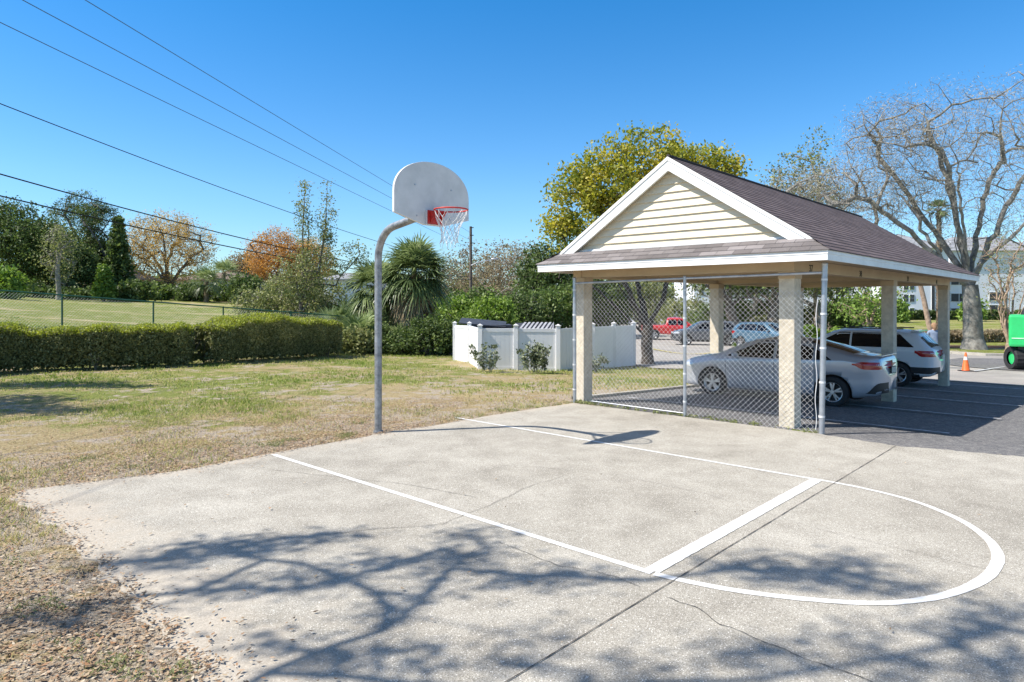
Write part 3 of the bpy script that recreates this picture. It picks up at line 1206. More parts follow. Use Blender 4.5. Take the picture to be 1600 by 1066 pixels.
def fabric(mb, p0, p1, base_fn, top_fn, pitch=.045, r=.0026, sides=3, barbs=True):
    """woven diamond mesh between two ground points"""
    p0 = np.array(p0, float)
    p1 = np.array(p1, float)
    L = np.linalg.norm(p1 - p0)
    d = (p1 - p0) / L
    nn = np.array([-d[1], d[0]])
    n = int(L / pitch)
    hp = pitch / 2
    V_, F_ = [], []
    for i in range(n):
        s = i * pitch + hp
        zb_, zt_ = base_fn(s), top_fn(s)
        k = int((zt_ - zb_) / pitch)
        pts = []
        for j in range(k + 1):
            sx = s + hp * (1.03 if (j + i) % 2 else -1.03)
            wob = .004 * math.sin(s * 3.1 + j * .5)
            q = p0 + d * sx + nn * ((.003 if j % 2 else -.003) + wob)
            pts.append((q[0], q[1], zb_ + j * pitch))
        o = len(V_)
        pts = np.array(pts)
        for j, q in enumerate(pts):
            for a in range(sides):
                an = 2 * math.pi * a / sides + .5
                V_.append((q[0] + (d[0] * math.cos(an) * 1.2 + nn[0] * math.sin(an)) * r, q[1] + (d[1] * math.cos(an) * 1.2 + nn[1] * math.sin(an)) * r, q[2]))
        for j in range(len(pts) - 1):
            for a in range(sides):
                F_.append((o + j * sides + a, o + j * sides + (a + 1) % sides, o + (j + 1) * sides + (a + 1) % sides, o + (j + 1) * sides + a))
    mb.add(V_, F_)


fA = np.array(G(897.8, 629)[:2])
fB = np.array(G(1283.5, 678)[:2])
fd = (fB - fA) / np.linalg.norm(fB - fA)
FL = np.linalg.norm(fB - fA)
# middle post where its foot is seen
fx = (1070 - 800) / F_PX
tm = (fx * fA[1] - fA[0]) / (fd[0] - fx * fd[1])
fM = fA + fd * tm
cf = thing('chain_link_fence', 'tall grey galvanised chain link fence across the front of the carport', 'fence', (fM[0], fM[1], 0))
ZT = 2.40


def rz(s):
    return ZH(443, fA[1]) + (ZH(426, fB[1]) - ZH(443, fA[1])) * s / FL


for q, top, r, lean in ((fA, rz(0) + .10, .036, 0), (fM, rz(tm) + .03, .03, 0), (fB, 2.60, .042, .06)):
    mb = MB()
    mb.tube([(q[0], q[1], -.1), (q[0] + lean * U[0], q[1] + lean * U[1] * .3, top)], r, 14)
    po = mb.build('post', M_GALV, cf)
    mb = MB()
    mb.sphere((q[0] + lean * U[0], q[1] + lean * U[1] * .3, top), r * 1.15, 10, sc=(1, 1, .8))
    mb.build('post_cap', M_GALV, po)
    for k in range(5):
        mb = MB()
        z = .25 + k * (top - .5) / 4
        lx = lean * z / top
        mb.tube([(q[0] + lx * U[0], q[1] + lx * U[1] * .3, z), (q[0] + lx * U[0], q[1] + lx * U[1] * .3, z + .03)], r * 1.14, 12)
        mb.build('clamp', M_WIRE, po)
mb = MB()
mb.tube([(fA[0], fA[1], rz(0)), (fM[0], fM[1], rz(tm) + .005), (fB[0] + .04, fB[1] - .02, rz(FL))], .024, 10)
mb.build('top_rail', M_GALV, cf)
mb = MB()
a_ = fA + fd * .42
mb.tube([(a_[0], a_[1], .07), (fM[0], fM[1], .055)], .011, 8)
mb.build('bottom_rail', M_GALV, cf)
off = np.array([U[1], -U[0]]) * .0
mb = MB()
fabric(mb, fA + fd * .05, fM - fd * .02, lambda s: .04, lambda s: rz(s) - .01)
mb.build('wire_mesh', M_WIRE, cf)
mb = MB()
fabric(mb, fM + fd * .03, fB - fd * .10, lambda s: .0, lambda s: rz(s + tm) - .13 - .05 * math.sin(s / (FL - tm) * math.pi) - .14 * sstep(1.2, 2.4, s))
mb.build('wire_mesh', M_WIRE, cf)
mb = MB()
e0 = fB - fd * .085
pts = []
for k in range(30):
    z = .05 + k * 2.05 / 29
    pts.append((e0[0] + .012 * math.sin(k * .7) + .02 * (k / 29), e0[1], z))
mb.tube(pts, .006, 6)
mb.build('tension_bar', M_WIRE, cf)

# green fence behind the hedge


def FG(t):
    return np.array((-16.1 + .68 * t, 24 + .73 * t))


gf = thing('chain_link_fence', 'low green coated chain link fence behind the clipped hedge', 'fence', (*FG(0), .6))


def fgz(t):
    return 2.30 - .079 * t


tposts = [-9.1, -6.1, -3.05, 0, 3.05, 5.8, 8.9, 12, 15, 18]
for t in tposts:
    mb = MB()
    q = FG(t)
    mb.cyl(q[0], q[1], gz(*q) - .2, fgz(t) + .03, .03, 8)
    mb.build('post', M_GREENP, gf)
mb = MB()
mb.tube([(*FG(t), fgz(t)) for t in tposts], .024, 8)
mb.build('top_rail', M_GREENP, gf)
mb = MB()
fabric(mb, FG(-7), FG(14), lambda s: gz(*FG(s - 7)) , lambda s: fgz(s - 7) - .01, pitch=.052, r=.0034)
mb.build('wire_mesh', M_GREENW, gf)

# ------------------------------------------------------------------ WHITE VINYL BIN ENCLOSURE
vf = thing('vinyl_enclosure', 'white vinyl panel fence boxing in the bins beyond the lawn', 'fence', G(820, 575))
vp = [G(710.6, 561.5), G(733.5, 565), G(750, 575.5), G(806, 576.5), G(872, 577.8), G(926, 575.8), G(959, 572.5), G(990, 569.5)]
vtop = []
for q, yt in zip(vp, (506, 506.5, 510.5, 510.5, 511, 508.5, 507, 506)):
    vtop.append(ZH(yt, q[1]))
for i, q in enumerate(vp):
    mb = MB()
    zt = vtop[i] + .03
    M = Matrix.Translation((q[0], q[1], 0))
    a = .075
    mb.box(-a, a, -a, a, q[2] - .1, zt, 0, M)
    po = mb.build('post', M_VINYL, vf, bevel=.006)
    mb = MB()
    mb.box(-a - .02, a + .02, -a - .02, a + .02, zt + .001, zt + .025, 0, M)
    mb.add([tuple(M @ Vector(c_)) for c_ in ((-a, -a, zt + .0255), (a, -a, zt + .0255), (a, a, zt + .0255), (-a, a, zt + .0255), (0, 0, zt + .07))], [(0, 1, 4), (1, 2, 4), (2, 3, 4), (3, 0, 4)])
    mb.build('post_cap', M_VINYL, po)
for i in range(len(vp) - 1):
    q0, q1 = np.array(vp[i][:2]), np.array(vp[i + 1][:2])
    L = np.linalg.norm(q1 - q0)
    d = (q1 - q0) / L
    nn = np.array([-d[1], d[0]])
    zb0_, zb1_ = vp[i][2], vp[i + 1][2]
    zt0_, zt1_ = vtop[i] - .06, vtop[i + 1] - .06

    def vbox(mb, s0, s1, w_, zlo, zhi):
        vs = []
        for f_ in (0, 1):
            for s_, o_ in ((s0, -w_), (s1, -w_), (s1, w_), (s0, w_)):
                q = q0 + d * s_ + nn * o_
                t = s_ / L
                vs.append((q[0], q[1], (zlo(t) if f_ == 0 else zhi(t))))
        mb.add(vs, [(3, 2, 1, 0), (4, 5, 6, 7), (0, 1, 5, 4), (1, 2, 6, 5), (2, 3, 7, 6), (3, 0, 4, 7)])
    zbf = lambda t: zb0_ + (zb1_ - zb0_) * t
    ztf = lambda t: zt0_ + (zt1_ - zt0_) * t
    mb = MB()
    nb = max(3, int(L / .16))
    for k in range(nb):
        vbox(mb, .06 + (L - .12) * k / nb + .004, .06 + (L - .12) * (k + 1) / nb - .004, .016, lambda t: zbf(t) + .0, lambda t: ztf(t) - .12)
    vbox(mb, .06, L - .06, .008, lambda t: zbf(t) + .0, lambda t: ztf(t) - .12)
    mb.build('panel', M_VINYL, vf)
    mb = MB()
    vbox(mb, .06, L - .06, .03, lambda t: ztf(t) - .119, lambda t: ztf(t))
    mb.build('rail', M_VINYL, vf, bevel=.006)
    mb = MB()
    vbox(mb, .06, L - .06, .028, lambda t: zbf(t) - .05, lambda t: zbf(t) + .07)
    mb.build('rail', M_VINYL, vf)

# ------------------------------------------------------------------ VEHICLES
def smooth_profile(pts, k=3):
    xs = np.array([p_[0] for p_ in pts], float)
    zs = np.array([p_[1] for p_ in pts], float)
    X_ = np.linspace(xs[0], xs[-1], 400)
    Z_ = np.interp(X_, xs, zs)
    kern = np.ones(2 * k + 1) / (2 * k + 1)
    Zp = np.concatenate([np.full(k, Z_[0]), Z_, np.full(k, Z_[-1])])
    Z_ = np.convolve(Zp, kern, 'valid')
    return lambda x: np.interp(x, X_, Z_)


class Car:
    """x forward, y left, z up; the body surface is one function used for the skin and for everything laid on it"""

    def __init__(s, top, belt, low, HW, L, tumble=.36, ends=(9, 9), k=5):
        s.top = smooth_profile(top, k)
        s.belt = smooth_profile(belt, 6)
        s.low = smooth_profile(low, 4)
        s.HW, s.L, s.tumble = HW, L, tumble
        s.er, s.ef = ends

    def hw(s, x):
        x = np.asarray(x, float)
        h = s.L / 2
        e = np.where(x > 0, s.ef, s.er)
        t = np.clip(np.abs(x) / (h + .004), 0, 1)
        return s.HW * (1 - t ** e) ** .5 * (1 - .05 * t ** 2)

    def W(s, x, z):
        T, B, L_ = s.top(x), s.belt(x), s.low(x)
        B = np.minimum(B, T - .02)
        w_ = s.hw(x)
        z = np.minimum(z, T)
        up = np.clip((z - B) / np.maximum(T - B, 1e-3), 0, 1)
        y_up = np.maximum(w_ - s.tumble * np.maximum(z - B, 0) - .012 * sstep(0, .03, z - B), .0) * np.sqrt(np.maximum(1 - up ** 9, 0))
        dn = np.clip((B - z) / np.maximum(B - L_, 1e-3), 0, 1)
        y_dn = w_ * (1 - .055 * dn ** 2.2 - .012 * np.exp(-((dn - .45) / .16) ** 2))
        y_dn = y_dn * np.where(dn > .93, 1 - .10 * (dn - .93) / .07, 1)
        return np.where(z > B, y_up, y_dn)

    def body(s, nx=110):
        h = s.L / 2
        t = np.linspace(-1, 1, nx)
        xs = h * np.sign(t) * (1 - (1 - np.abs(t)) ** 1.45)
        rows = []
        for x in xs:
            T, B, L_ = float(s.top(x)), float(s.belt(x)), float(s.low(x))
            B = min(B, T - .02)
            zs = [L_ + (B - L_) * f for f in (0, .07, .2, .33, .45, .57, .7, .85, .97)] + [B + (T - B) * f for f in (.03, .2, .4, .6, .75, .86, .93, .975, .995, 1)]
            ys = [float(s.W(x, z)) for z in zs]
            ring = [(x, y, z) for y, z in zip(ys, zs)]
            ring[-1] = (x, 0.0, T + .0)
            # crown of the roof/bonnet
            yt = ys[-2]
            ring.insert(-1, (x, yt * .55, T + .004))
            rows.append(ring)
        n = len(rows[0])
        V_, F_ = [], []
        for r in rows:
            L2 = r + [(x, -y, z) for x, y, z in r[-2::-1]]
            L2.append((r[0][0], -r[0][1] * .5, r[0][2] + .0))
            L2.append((r[0][0], r[0][1] * .5, r[0][2] + .0))
            V_ += L2
        m_ = 2 * n - 1 + 2
        for i in range(len(rows) - 1):
            for k in range(m_):
                F_.append((i * m_ + k, (i + 1) * m_ + k, (i + 1) * m_ + (k + 1) % m_, i * m_ + (k + 1) % m_))
        F_.append(tuple(range(m_ - 1, -1, -1))[::-1])
        F_.append(tuple(((len(rows) - 1) * m_ + k) for k in range(m_))[::-1])
        return V_, F_

    def patch(s, mb, xs, lo, hi, nz=6, off=.004, sides=(1, -1), mi=0):
        xs = np.asarray(xs, float)
        for sd in sides:
            vs = []
            for x in xs:
                a, b_ = (lo(x) if callable(lo) else lo), (hi(x) if callable(hi) else hi)
                for k in range(nz + 1):
                    z = a + (b_ - a) * k / nz
                    y = float(s.W(x, z)) + off
                    vs.append((x, sd * y, z))
            fs = []
            for i in range(len(xs) - 1):
                for k in range(nz):
                    q = (i * (nz + 1) + k, (i + 1) * (nz + 1) + k, (i + 1) * (nz + 1) + k + 1, i * (nz + 1) + k + 1)
                    fs.append(q if sd < 0 else q[::-1])
            mb.add(vs, fs, mi, True)

    def deck(s, mb, x0, x1, wfun, n=14, off=.006, my=8):
        """glass laid on the top surface between two x"""
        xs = np.linspace(x0, x1, n)
        vs = []
        for x in xs:
            w_ = wfun(x)
            for k in range(my + 1):
                y = -w_ + 2 * w_ * k / my
                # height of the surface at this y
                T, B = float(s.top(x)), min(float(s.belt(x)), float(s.top(x)) - .02)
                zz_ = np.linspace(B, T, 40)
                yy = s.W(x, zz_)
                ok = yy >= abs(y) - 1e-3
                z = zz_[ok].max() if ok.any() else B
                vs.append((x, y, z + off))
        fs = [(i * (my + 1) + k, (i + 1) * (my + 1) + k, (i + 1) * (my + 1) + k + 1, i * (my + 1) + k + 1) for i in range(n - 1) for k in range(my)]
        if x1 > x0:
            pass
        mb.add(vs, fs, 0, True)


def paint(name, c, metal=.0):
    if name in MATS:
        return MATS[name]
    m, nt, b = nodes(name)
    b.inputs['Base Color'].default_value = rgb(c)
    b.inputs['Metallic'].default_value = metal
    b.inputs['Roughness'].default_value = .32
    b.inputs['Coat Weight'].default_value = .9
    b.inputs['Coat Roughness'].default_value = .03
    fl = ramp(nt, noise(nt, 600, 1, .5, objc(nt)), [(.4, tuple(v * .85 for v in c)), (.6, c)])
    nt.links.new(fl, b.inputs['Base Color'])
    MATS[name] = m
    return m


def wheel(root, x, y, r, detail=True):
    sd = 1 if y > 0 else -1
    wd = .11
    mb = MB()
    prof = [(r * .64, -wd), (r * .93, -wd), (r * .985, -wd * .8), (r, -wd * .4), (r, wd * .4), (r * .985, wd * .8), (r * .93, wd), (r * .66, wd), (r * .64, wd * .8)]
    n = 28
    vs, fs = [], []
    for k in range(n):
        t = 2 * math.pi * k / n
        for pr, py in prof:
            vs.append((x + pr * math.cos(t), y + py, r + pr * math.sin(t)))
    m_ = len(prof)
    for k in range(n):
        for j in range(m_ - 1):
            fs.append((k * m_ + j, k * m_ + j + 1, ((k + 1) % n) * m_ + j + 1, ((k + 1) % n) * m_ + j))
    mb.add(vs, fs, 0, True)
    wh = mb.build('wheel', M_TYRE, root, local=True)
    mb = MB()
    yo = y + sd * wd * .82
    # rim barrel and spokes
    for k in range(n):
        t0, t1 = 2 * math.pi * k / n, 2 * math.pi * (k + 1) / n
        vs = [(x + rr_ * math.cos(t), yy, r + rr_ * math.sin(t)) for t in (t0, t1) for rr_, yy in ((r * .66, yo), (r * .60, yo), (r * .58, y - sd * .02))]
        mb.add(vs, [(0, 1, 4, 3), (1, 2, 5, 4)], 0, True)
    ns = 5
    for k in range(ns):
        for dt in (-.13, .13):
            t = 2 * math.pi * k / ns + .3
            c0 = np.array([x + r * .10 * math.cos(t), r + r * .10 * math.sin(t)])
            c1 = np.array([x + r * .61 * math.cos(t + dt * 1.4), r + r * .61 * math.sin(t + dt * 1.4)])
            d = (c1 - c0) / np.linalg.norm(c1 - c0)
            nn = np.array([-d[1], d[0]])
            w0, w1 = r * .055, r * .05
            vs = []
            for c_, ww in ((c0, w0), (c1, w1)):
                for o_ in (-1, 1):
                    vs.append((c_[0] + nn[0] * ww * o_, yo - sd * .008, c_[1] + nn[1] * ww * o_))
                for o_ in (-1, 1):
                    vs.append((c_[0] + nn[0] * ww * o_, yo - sd * .05, c_[1] + nn[1] * ww * o_))
            mb.add(vs, [(0, 4, 5, 1), (0, 2, 6, 4), (1, 5, 7, 3)])
    mb.tube([(x, yo - sd * .05, r), (x, yo, r)], r * .13, 12)
    mb.build('rim', M_RIM, wh, local=True)
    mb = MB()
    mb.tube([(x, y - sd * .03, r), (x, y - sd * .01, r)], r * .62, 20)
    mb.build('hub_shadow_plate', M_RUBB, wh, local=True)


def boolean_arches(o, wheels, r, HW):
    """wheel wells cut out of the body"""
    mb = MB()
    for x in wheels:
        for sd in (1, -1):
            ya, yb = sorted((sd * (HW - .34), sd * (HW + .2)))
            mb.tube([(x, ya, r * .97), (x, yb, r * .97)], r * 1.17, 36, smooth=True)
    cut = mb.build('cutter', M_RUBB, None)
    cut.data.materials.clear()
    cut.data.materials.append(M_RUBB)
    me = cut.data
    bm = bmesh.new(); bm.from_mesh(me); bmesh.ops.remove_doubles(bm, verts=bm.verts, dist=1e-5); bmesh.ops.recalc_face_normals(bm, faces=bm.faces); bm.to_mesh(me); bm.free()
    cut.matrix_world = o.matrix_world
    md = o.modifiers.new('arch', 'BOOLEAN')
    md.operation = 'DIFFERENCE'
    md.object = cut
    md.solver = 'EXACT'
    md.material_mode = 'TRANSFER'
    dg = bpy.context.evaluated_depsgraph_get()
    nm = bpy.data.meshes.new_from_object(o.evaluated_get(dg))
    o.modifiers.clear()
    o.data = nm
    bpy.data.objects.remove(cut)


def make_vehicle(name, label, kind, x, y, ang, pnt, group=None, sc=1.0, detail=True):
    z = gz(x, y)
    # body built at origin first
    c1 = SPECS[kind]
    car = Car(**c1['form'])
    root = thing(name, label, c1['cat'], (x, y, z), group, ang)
    # tilt with the slope
    V_, F_ = car.body(110 if detail else 60)
    mb = MB()
    mb.add(V_, F_, 0, True)
    o = mb.build('body', [pnt], None)
    bm = bmesh.new(); bm.from_mesh(o.data)
    bmesh.ops.remove_doubles(bm, verts=bm.verts, dist=1e-4)
    bmesh.ops.recalc_face_normals(bm, faces=bm.faces)
    bm.to_mesh(o.data); bm.free()
    boolean_arches(o, c1['wheels'], c1['r'], car.HW)
    o.parent = root
    r = c1['r']
    for xw in c1['wheels']:
        for sd in (1, -1):
            wheel(root, xw, sd * (car.HW - .115), r)
    for (xs, lo, hi) in c1['side_glass']:
        for sd in (1, -1):
            mb = MB()
            car.patch(mb, xs, lo, hi, 5, .005, (sd,))
            mb.build('side_window', M_GLASS, root, local=True)
    for nm_, x0, x1, wf_ in c1['deck_glass']:
        mb = MB()
        car.deck(mb, x0, x1, wf_)
        o2 = mb.build(nm_, M_GLASS, root, local=True)
    for nm_, mt, xs, lo, hi, off_ in c1['patches']:
      for sd in (1, -1):
        mb = MB()
        car.patch(mb, xs, lo, hi, 4, off_, (sd,))
        mb.build(nm_, {'tail': M_TAIL, 'clear': M_CLEAR, 'black': M_RUBB, 'chrome': M_RIM}[mt], root, local=True)
    for nm_, mt, bx in c1['boxes']:
        mb = MB()
        mb.box(*bx)
        mb.build(nm_, {'tail': M_TAIL, 'clear': M_CLEAR, 'black': M_RUBB, 'chrome': M_RIM, 'plate': M_PLATE, 'paint': pnt}[mt], root, local=True, bevel=.004)
    # mirrors and handles
    for sd in (1, -1):
        mb = MB()
        xm, zm = c1['mirror']
        ym = sd * (float(car.W(xm, zm)) + .10)
        mb.sphere((xm, ym, zm), .1, 10, sc=(.75, 1.1, .7))
        mb.tube([(xm, ym - sd * .1, zm - .04), (xm, ym, zm - .03)], .025, 6)
        mb.build('mirror', pnt, root, local=True)
        for xh, zh in c1['handles']:
            mb = MB()
            yh = sd * (float(car.W(xh, zh)) + .018)
            mb.box(xh - .09, xh + .09, yh - .012, yh + .012, zh - .015, zh + .015)
            mb.build('door_handle', pnt, root, local=True, bevel=.006)
    if detail:
        # door seams: slim dark lines
        for xs_, lo, hi in c1['seams']:
            mb = MB()
            car.patch(mb, [xs_ - .004, xs_ + .004], lo, hi, 10, .0015)
            mb.build('door_seam', M_RUBB, root, local=True)
    return root


def rng_(a, b_, n=14):
    return list(np.linspace(a, b_, n))


def endx(xend, depth, n=16):
    """x samples that crowd towards the end of the body"""
    t = np.linspace(0, 1, n)
    return list(xend * (1 - (depth / abs(xend)) * (1 - t) ** 1.8 - .0032))


_sed_top = [(-2.32, .50), (-2.30, .80), (-2.27, 1.0), (-2.22, 1.095), (-2.05, 1.105), (-1.72, 1.13), (-1.2, 1.29), (-.80, 1.395), (-.35, 1.435), (.1, 1.43), (.45, 1.38), (.9, 1.19), (1.25, 1.02), (1.6, .96), (2.0, .86), (2.2, .74), (2.30, .6), (2.32, .42)]
_suv_top = [(-2.36, .6), (-2.34, .85), (-2.31, 1.05), (-2.22, 1.15), (-2.02, 1.36), (-1.86, 1.56), (-1.74, 1.62), (-1.1, 1.66), (-.3, 1.675), (.2, 1.65), (.5, 1.58), (.9, 1.36), (1.25, 1.14), (1.6, 1.08), (2.0, 1.0), (2.22, .9), (2.33, .72), (2.36, .5)]
SPECS = {
    'sedan': dict(cat='car', r=.325, wheels=(-1.38, 1.32), mirror=(.72, 1.0), handles=((-.78, .90), (.14, .88)),
                  form=dict(top=_sed_top, belt=[(-2.32, .92), (-1.6, 1.0), (-.8, .97), (.5, .92), (1.3, .86), (2.32, .64)], low=[(-2.32, .40), (-2.2, .30), (-1.8, .22), (-.8, .20), (1.0, .19), (2.1, .2), (2.32, .3)], HW=.885, L=4.64, tumble=.42, ends=(26, 12)),
                  side_glass=[(rng_(-1.38, -1.03, 8), lambda x: .985 + .02 * (-1.03 - x), lambda x: .99 + .22 * (x + 1.38) / .35 + .0),
                              (rng_(-.98, -.20), lambda x: .98, lambda x: 1.225 + .12 * min(1, (x + .98) / .5)),
                              (rng_(-.13, .98), lambda x: .965 - .0 * x, lambda x: 1.35 - .0 * x if x < .12 else max(.97, 1.35 - .42 * (x - .12) - .03 * (x - .12) ** 2))],
                  deck_glass=[('rear_window', -1.70, -.86, lambda x: .50 + .06 * (x + 1.7)), ('windscreen', .42, 1.2, lambda x: .56 + .10 * (x - .4) / .8)],
                  patches=[('taillight', 'tail', endx(-2.32, .55), lambda x: .835 + .08 * sstep(-1.98, -1.78, x), lambda x: .985 - .04 * sstep(-1.95, -1.78, x), .006),
                           ('headlight', 'clear', endx(2.32, .5), lambda x: .66, lambda x: .74 + .05 * sstep(2.1, 1.8, x), .006),
                           ('bumper_insert', 'black', endx(-2.32, .35), lambda x: .34 + .0 * x, lambda x: .34 + .22 * sstep(-2.0, -2.25, x), .007),
                           ('grille', 'black', endx(2.32, .10), .34, .58, .006)],
                  boxes=[('licence_plate', 'plate', (-2.345, -2.325, -.16, .16, .74, .86)), ('plate_frame', 'black', (-2.338, -2.322, -.175, .175, .725, .875)), ('spoiler_lip', 'paint', (-2.26, -2.12, -.55, .55, 1.096, 1.116))],
                  seams=[(-.16, .28, .96), (-1.02, .45, .97), (.98, .28, .90)]),
    'suv': dict(cat='car', r=.355, wheels=(-1.40, 1.39), mirror=(.80, 1.16), handles=((-.75, 1.03), (.22, 1.0)),
                form=dict(top=_suv_top, belt=[(-2.36, .98), (-1.6, 1.12), (0, 1.07), (1.0, 1.02), (2.0, .86), (2.36, .7)], low=[(-2.36, .46), (-2.2, .34), (-1.7, .28), (0, .25), (1.6, .27), (2.2, .3), (2.36, .42)], HW=.92, L=4.72, tumble=.30, ends=(26, 12)),
                side_glass=[(rng_(-1.80, -1.18, 10), lambda x: 1.16 + .0 * x, lambda x: 1.175 + .36 * min(1, (x + 1.80) / .38)),
                            (rng_(-1.13, -.16), 1.13, 1.545),
                            (rng_(-.10, .92), 1.11, lambda x: 1.55 if x < .2 else max(1.13, 1.55 - .55 * (x - .2)))],
                deck_glass=[('rear_window', -2.20, -1.93, lambda x: .62), ('windscreen', .52, 1.2, lambda x: .60 + .1 * (x - .5))],
                patches=[('taillight', 'tail', endx(-2.36, .52), lambda x: .90 + .1 * sstep(-2.0, -1.85, x), lambda x: 1.07 + .02 * x * 0, .006),
                         ('headlight', 'clear', endx(2.36, .5), .80, lambda x: .90, .006),
                         ('lower_cladding', 'black', rng_(-1.95, 1.95, 24), lambda x: float(np.interp(x, [-2.3, -1.7, 0, 1.6, 2.3], [.34, .29, .255, .28, .32])), lambda x: .40, .008),
                         ('bumper_cladding', 'black', endx(-2.36, .62), lambda x: .40 + .02, lambda x: .60, .009),
                         ('grille', 'black', endx(2.36, .12), .5, .82, .006)],
                boxes=[('licence_plate', 'plate', (-2.385, -2.365, -.16, .16, .82, .94)), ('spoiler_lip', 'paint', (-1.88, -1.66, -.56, .56, 1.60, 1.63)), ('roof_rail', 'black', (-1.5, .3, -.66, -.63, 1.655, 1.69)), ('roof_rail', 'black', (-1.5, .3, .63, .66, 1.655, 1.69))],
                seams=[(-.13, .42, 1.10), (-1.15, .5, 1.12), (1.0, .42, 1.02)]),
}
SPECS['pickup'] = dict(cat='pickup truck', r=.40, wheels=(-1.75, 1.75), mirror=(.85, 1.25), handles=((-.1, 1.12), (.0, 1.12)),
                       form=dict(top=[(-2.8, .6), (-2.79, 1.0), (-2.76, 1.18), (-2.7, 1.2), (-.95, 1.2), (-.85, 1.22), (-.78, 1.7), (-.7, 1.8), (.1, 1.82), (.5, 1.72), (.95, 1.4), (1.25, 1.2), (2.0, 1.15), (2.6, 1.08), (2.75, .95), (2.8, .6)],
                                 belt=[(-2.8, 1.1), (2.8, 1.0)], low=[(-2.8, .55), (0, .42), (2.8, .45)], HW=.98, L=5.6, tumble=.3, ends=(14, 10), k=2),
                       side_glass=[(rng_(-.66, .0, 8), 1.2, 1.66), (rng_(.05, .92), 1.2, lambda x: 1.66 if x < .3 else max(1.22, 1.66 - .62 * (x - .3)))],
                       deck_glass=[('windscreen', .5, 1.15, lambda x: .68)],
                       patches=[('taillight', 'tail', endx(-2.8, .14), .85, 1.1, .006), ('headlight', 'clear', endx(2.8, .3), .8, .98, .006)],
                       boxes=[('bumper', 'chrome', (-2.92, -2.80, -.9, .9, .5, .68)), ('bumper', 'chrome', (2.78, 2.9, -.9, .9, .45, .68))],
                       seams=[(.95, .5, 1.1), (-.7, .5, 1.1)])

HEAD = math.atan2(-U[1], -U[0])       # nose towards the lawn
P_SIL = paint('silver_blue_paint', (.47, .50, .56), .4)
P_WHT = paint('white_car_paint', (.74, .75, .77))
P_CHAR = paint('charcoal_paint', (.10, .11, .125), .3)
P_REDC = paint('red_truck_paint', (.55, .015, .015))
P_BLU = paint('teal_blue_paint', (.08, .17, .25), .2)
P_NAVY = paint('dark_navy_paint', (.02, .025, .04), .2)

w_ = G(1300, 634.5)
rw = np.array(w_[:2])


def park(name, label, kind, rear_near, ang, pnt, **kw):
    """place by the contact point of the near side rear wheel"""
    sp = SPECS[kind]
    f_ = np.array([math.cos(ang), math.sin(ang)])
    l_ = np.array([-f_[1], f_[0]])
    yw = sp['form']['HW'] - .02
    side_ = kw.pop('side', 1)
    c_ = np.array(rear_near) - f_ * sp['wheels'][0] - l_ * (yw * side_)
    return make_vehicle(name, label, kind, c_[0], c_[1], ang, pnt, **kw)


park('sedan', 'silver sedan parked nose in under the carport behind the chain link fence', 'sedan', rw, HEAD, P_SIL, side=1)
rw2 = np.array(G(1402, 603.5)[:2])
park('sport_utility_car', 'white hatchback utility car parked beyond the silver sedan under the carport', 'suv', rw2, HEAD, P_WHT, side=1)


def far_car(name, label, kind, px, py, ang, pnt, group='cars parked in the far lot'):
    x, y, z = G(px, py)
    return make_vehicle(name, label, kind, x, y, math.radians(ang), pnt, group=group, detail=False)


far_car('pickup_truck', 'bright red pickup truck parked behind the forked maple trunk', 'pickup', 1057, 531, -12, P_REDC)
far_car('parked_car', 'charcoal crossover parked in front of the red pickup', 'suv', 1103, 539, 172, P_CHAR)
far_car('parked_car', 'teal blue van seen over the roof of the silver sedan', 'suv', 1200, 545, -62, P_BLU)
far_car('parked_car', 'dark navy car behind the vinyl fence next to the blue toilet', 'sedan', 884, 507, 168, P_NAVY)
far_car('parked_car', 'white car farthest behind the vinyl fence left of the carport column', 'suv', 893, 503, 178, P_WHT)
far_car('parked_car', 'dark blue car behind the left part of the vinyl fence', 'sedan', 786, 512, 186, P_BLU)
far_car('parked_car', 'silver car seen through the fence just right of the left column', 'sedan', 930, 503, 20, P_SIL)
far_car('parked_car', 'pale silver car at the end of the far row under the dark tree', 'sedan', 942, 498, 14, P_WHT)

# ------------------------------------------------------------------ BINS, TOILET, PILLAR, CONE, LIFT
M_BIN = mat('dark_bin_steel', (.05, .055, .07), (.03, .032, .04), 4, .6)
M_BINW = mat('pale_bin_rib', (.40, .41, .43), (.3, .3, .32), 4, .5)


def rbox(mb, c, ang, sx, sy, z0, z1, mi=0):
    M = Matrix.Translation((c[0], c[1], 0)) @ Matrix.Rotation(ang, 4, 'Z')
    mb.box(-sx / 2, sx / 2, -sy / 2, sy / 2, z0, z1, mi, M)


q = G(838, 572)
q = (AT(836, q[1] + 2.0), q[1] + 2.0, q[2] - .1)
bn = thing('dumpster', 'dark dumpster with a black and white ribbed lid inside the vinyl enclosure', 'dumpster', q)
wpx = q[1] / F_PX
zt = ZH(514.5, q[1])
mb = MB()
rbox(mb, q, 0, 62 * wpx, 1.3, q[2] + .1, zt)
mb.build('bin_body', M_BIN, bn, bevel=.02)
mb = MB()
M = Matrix.Translation((q[0], q[1], zt)) @ Matrix.Rotation(math.radians(16), 4, 'X')
mb.box(-31 * wpx, 31 * wpx, -.66, .66, .02, .05, 0, M)
lid = mb.build('lid', M_BIN, bn)
nr = 9
mb = MB()
for k in range(nr):
    x0 = (-30 + 60 * k / nr) * wpx
    a, b_ = -.66, .66
    vs = []
    for z in (.052, .085):
        for xx, yy in ((x0, a), (x0 + .085, a), (x0 + .085 + .35, b_), (x0 + .35, b_)):
            vs.append(tuple(M @ Vector((min(xx, 31 * wpx), yy, z))))
    mb.add(vs, [(3, 2, 1, 0), (4, 5, 6, 7), (0, 1, 5, 4), (1, 2, 6, 5), (2, 3, 7, 6), (3, 0, 4, 7)])
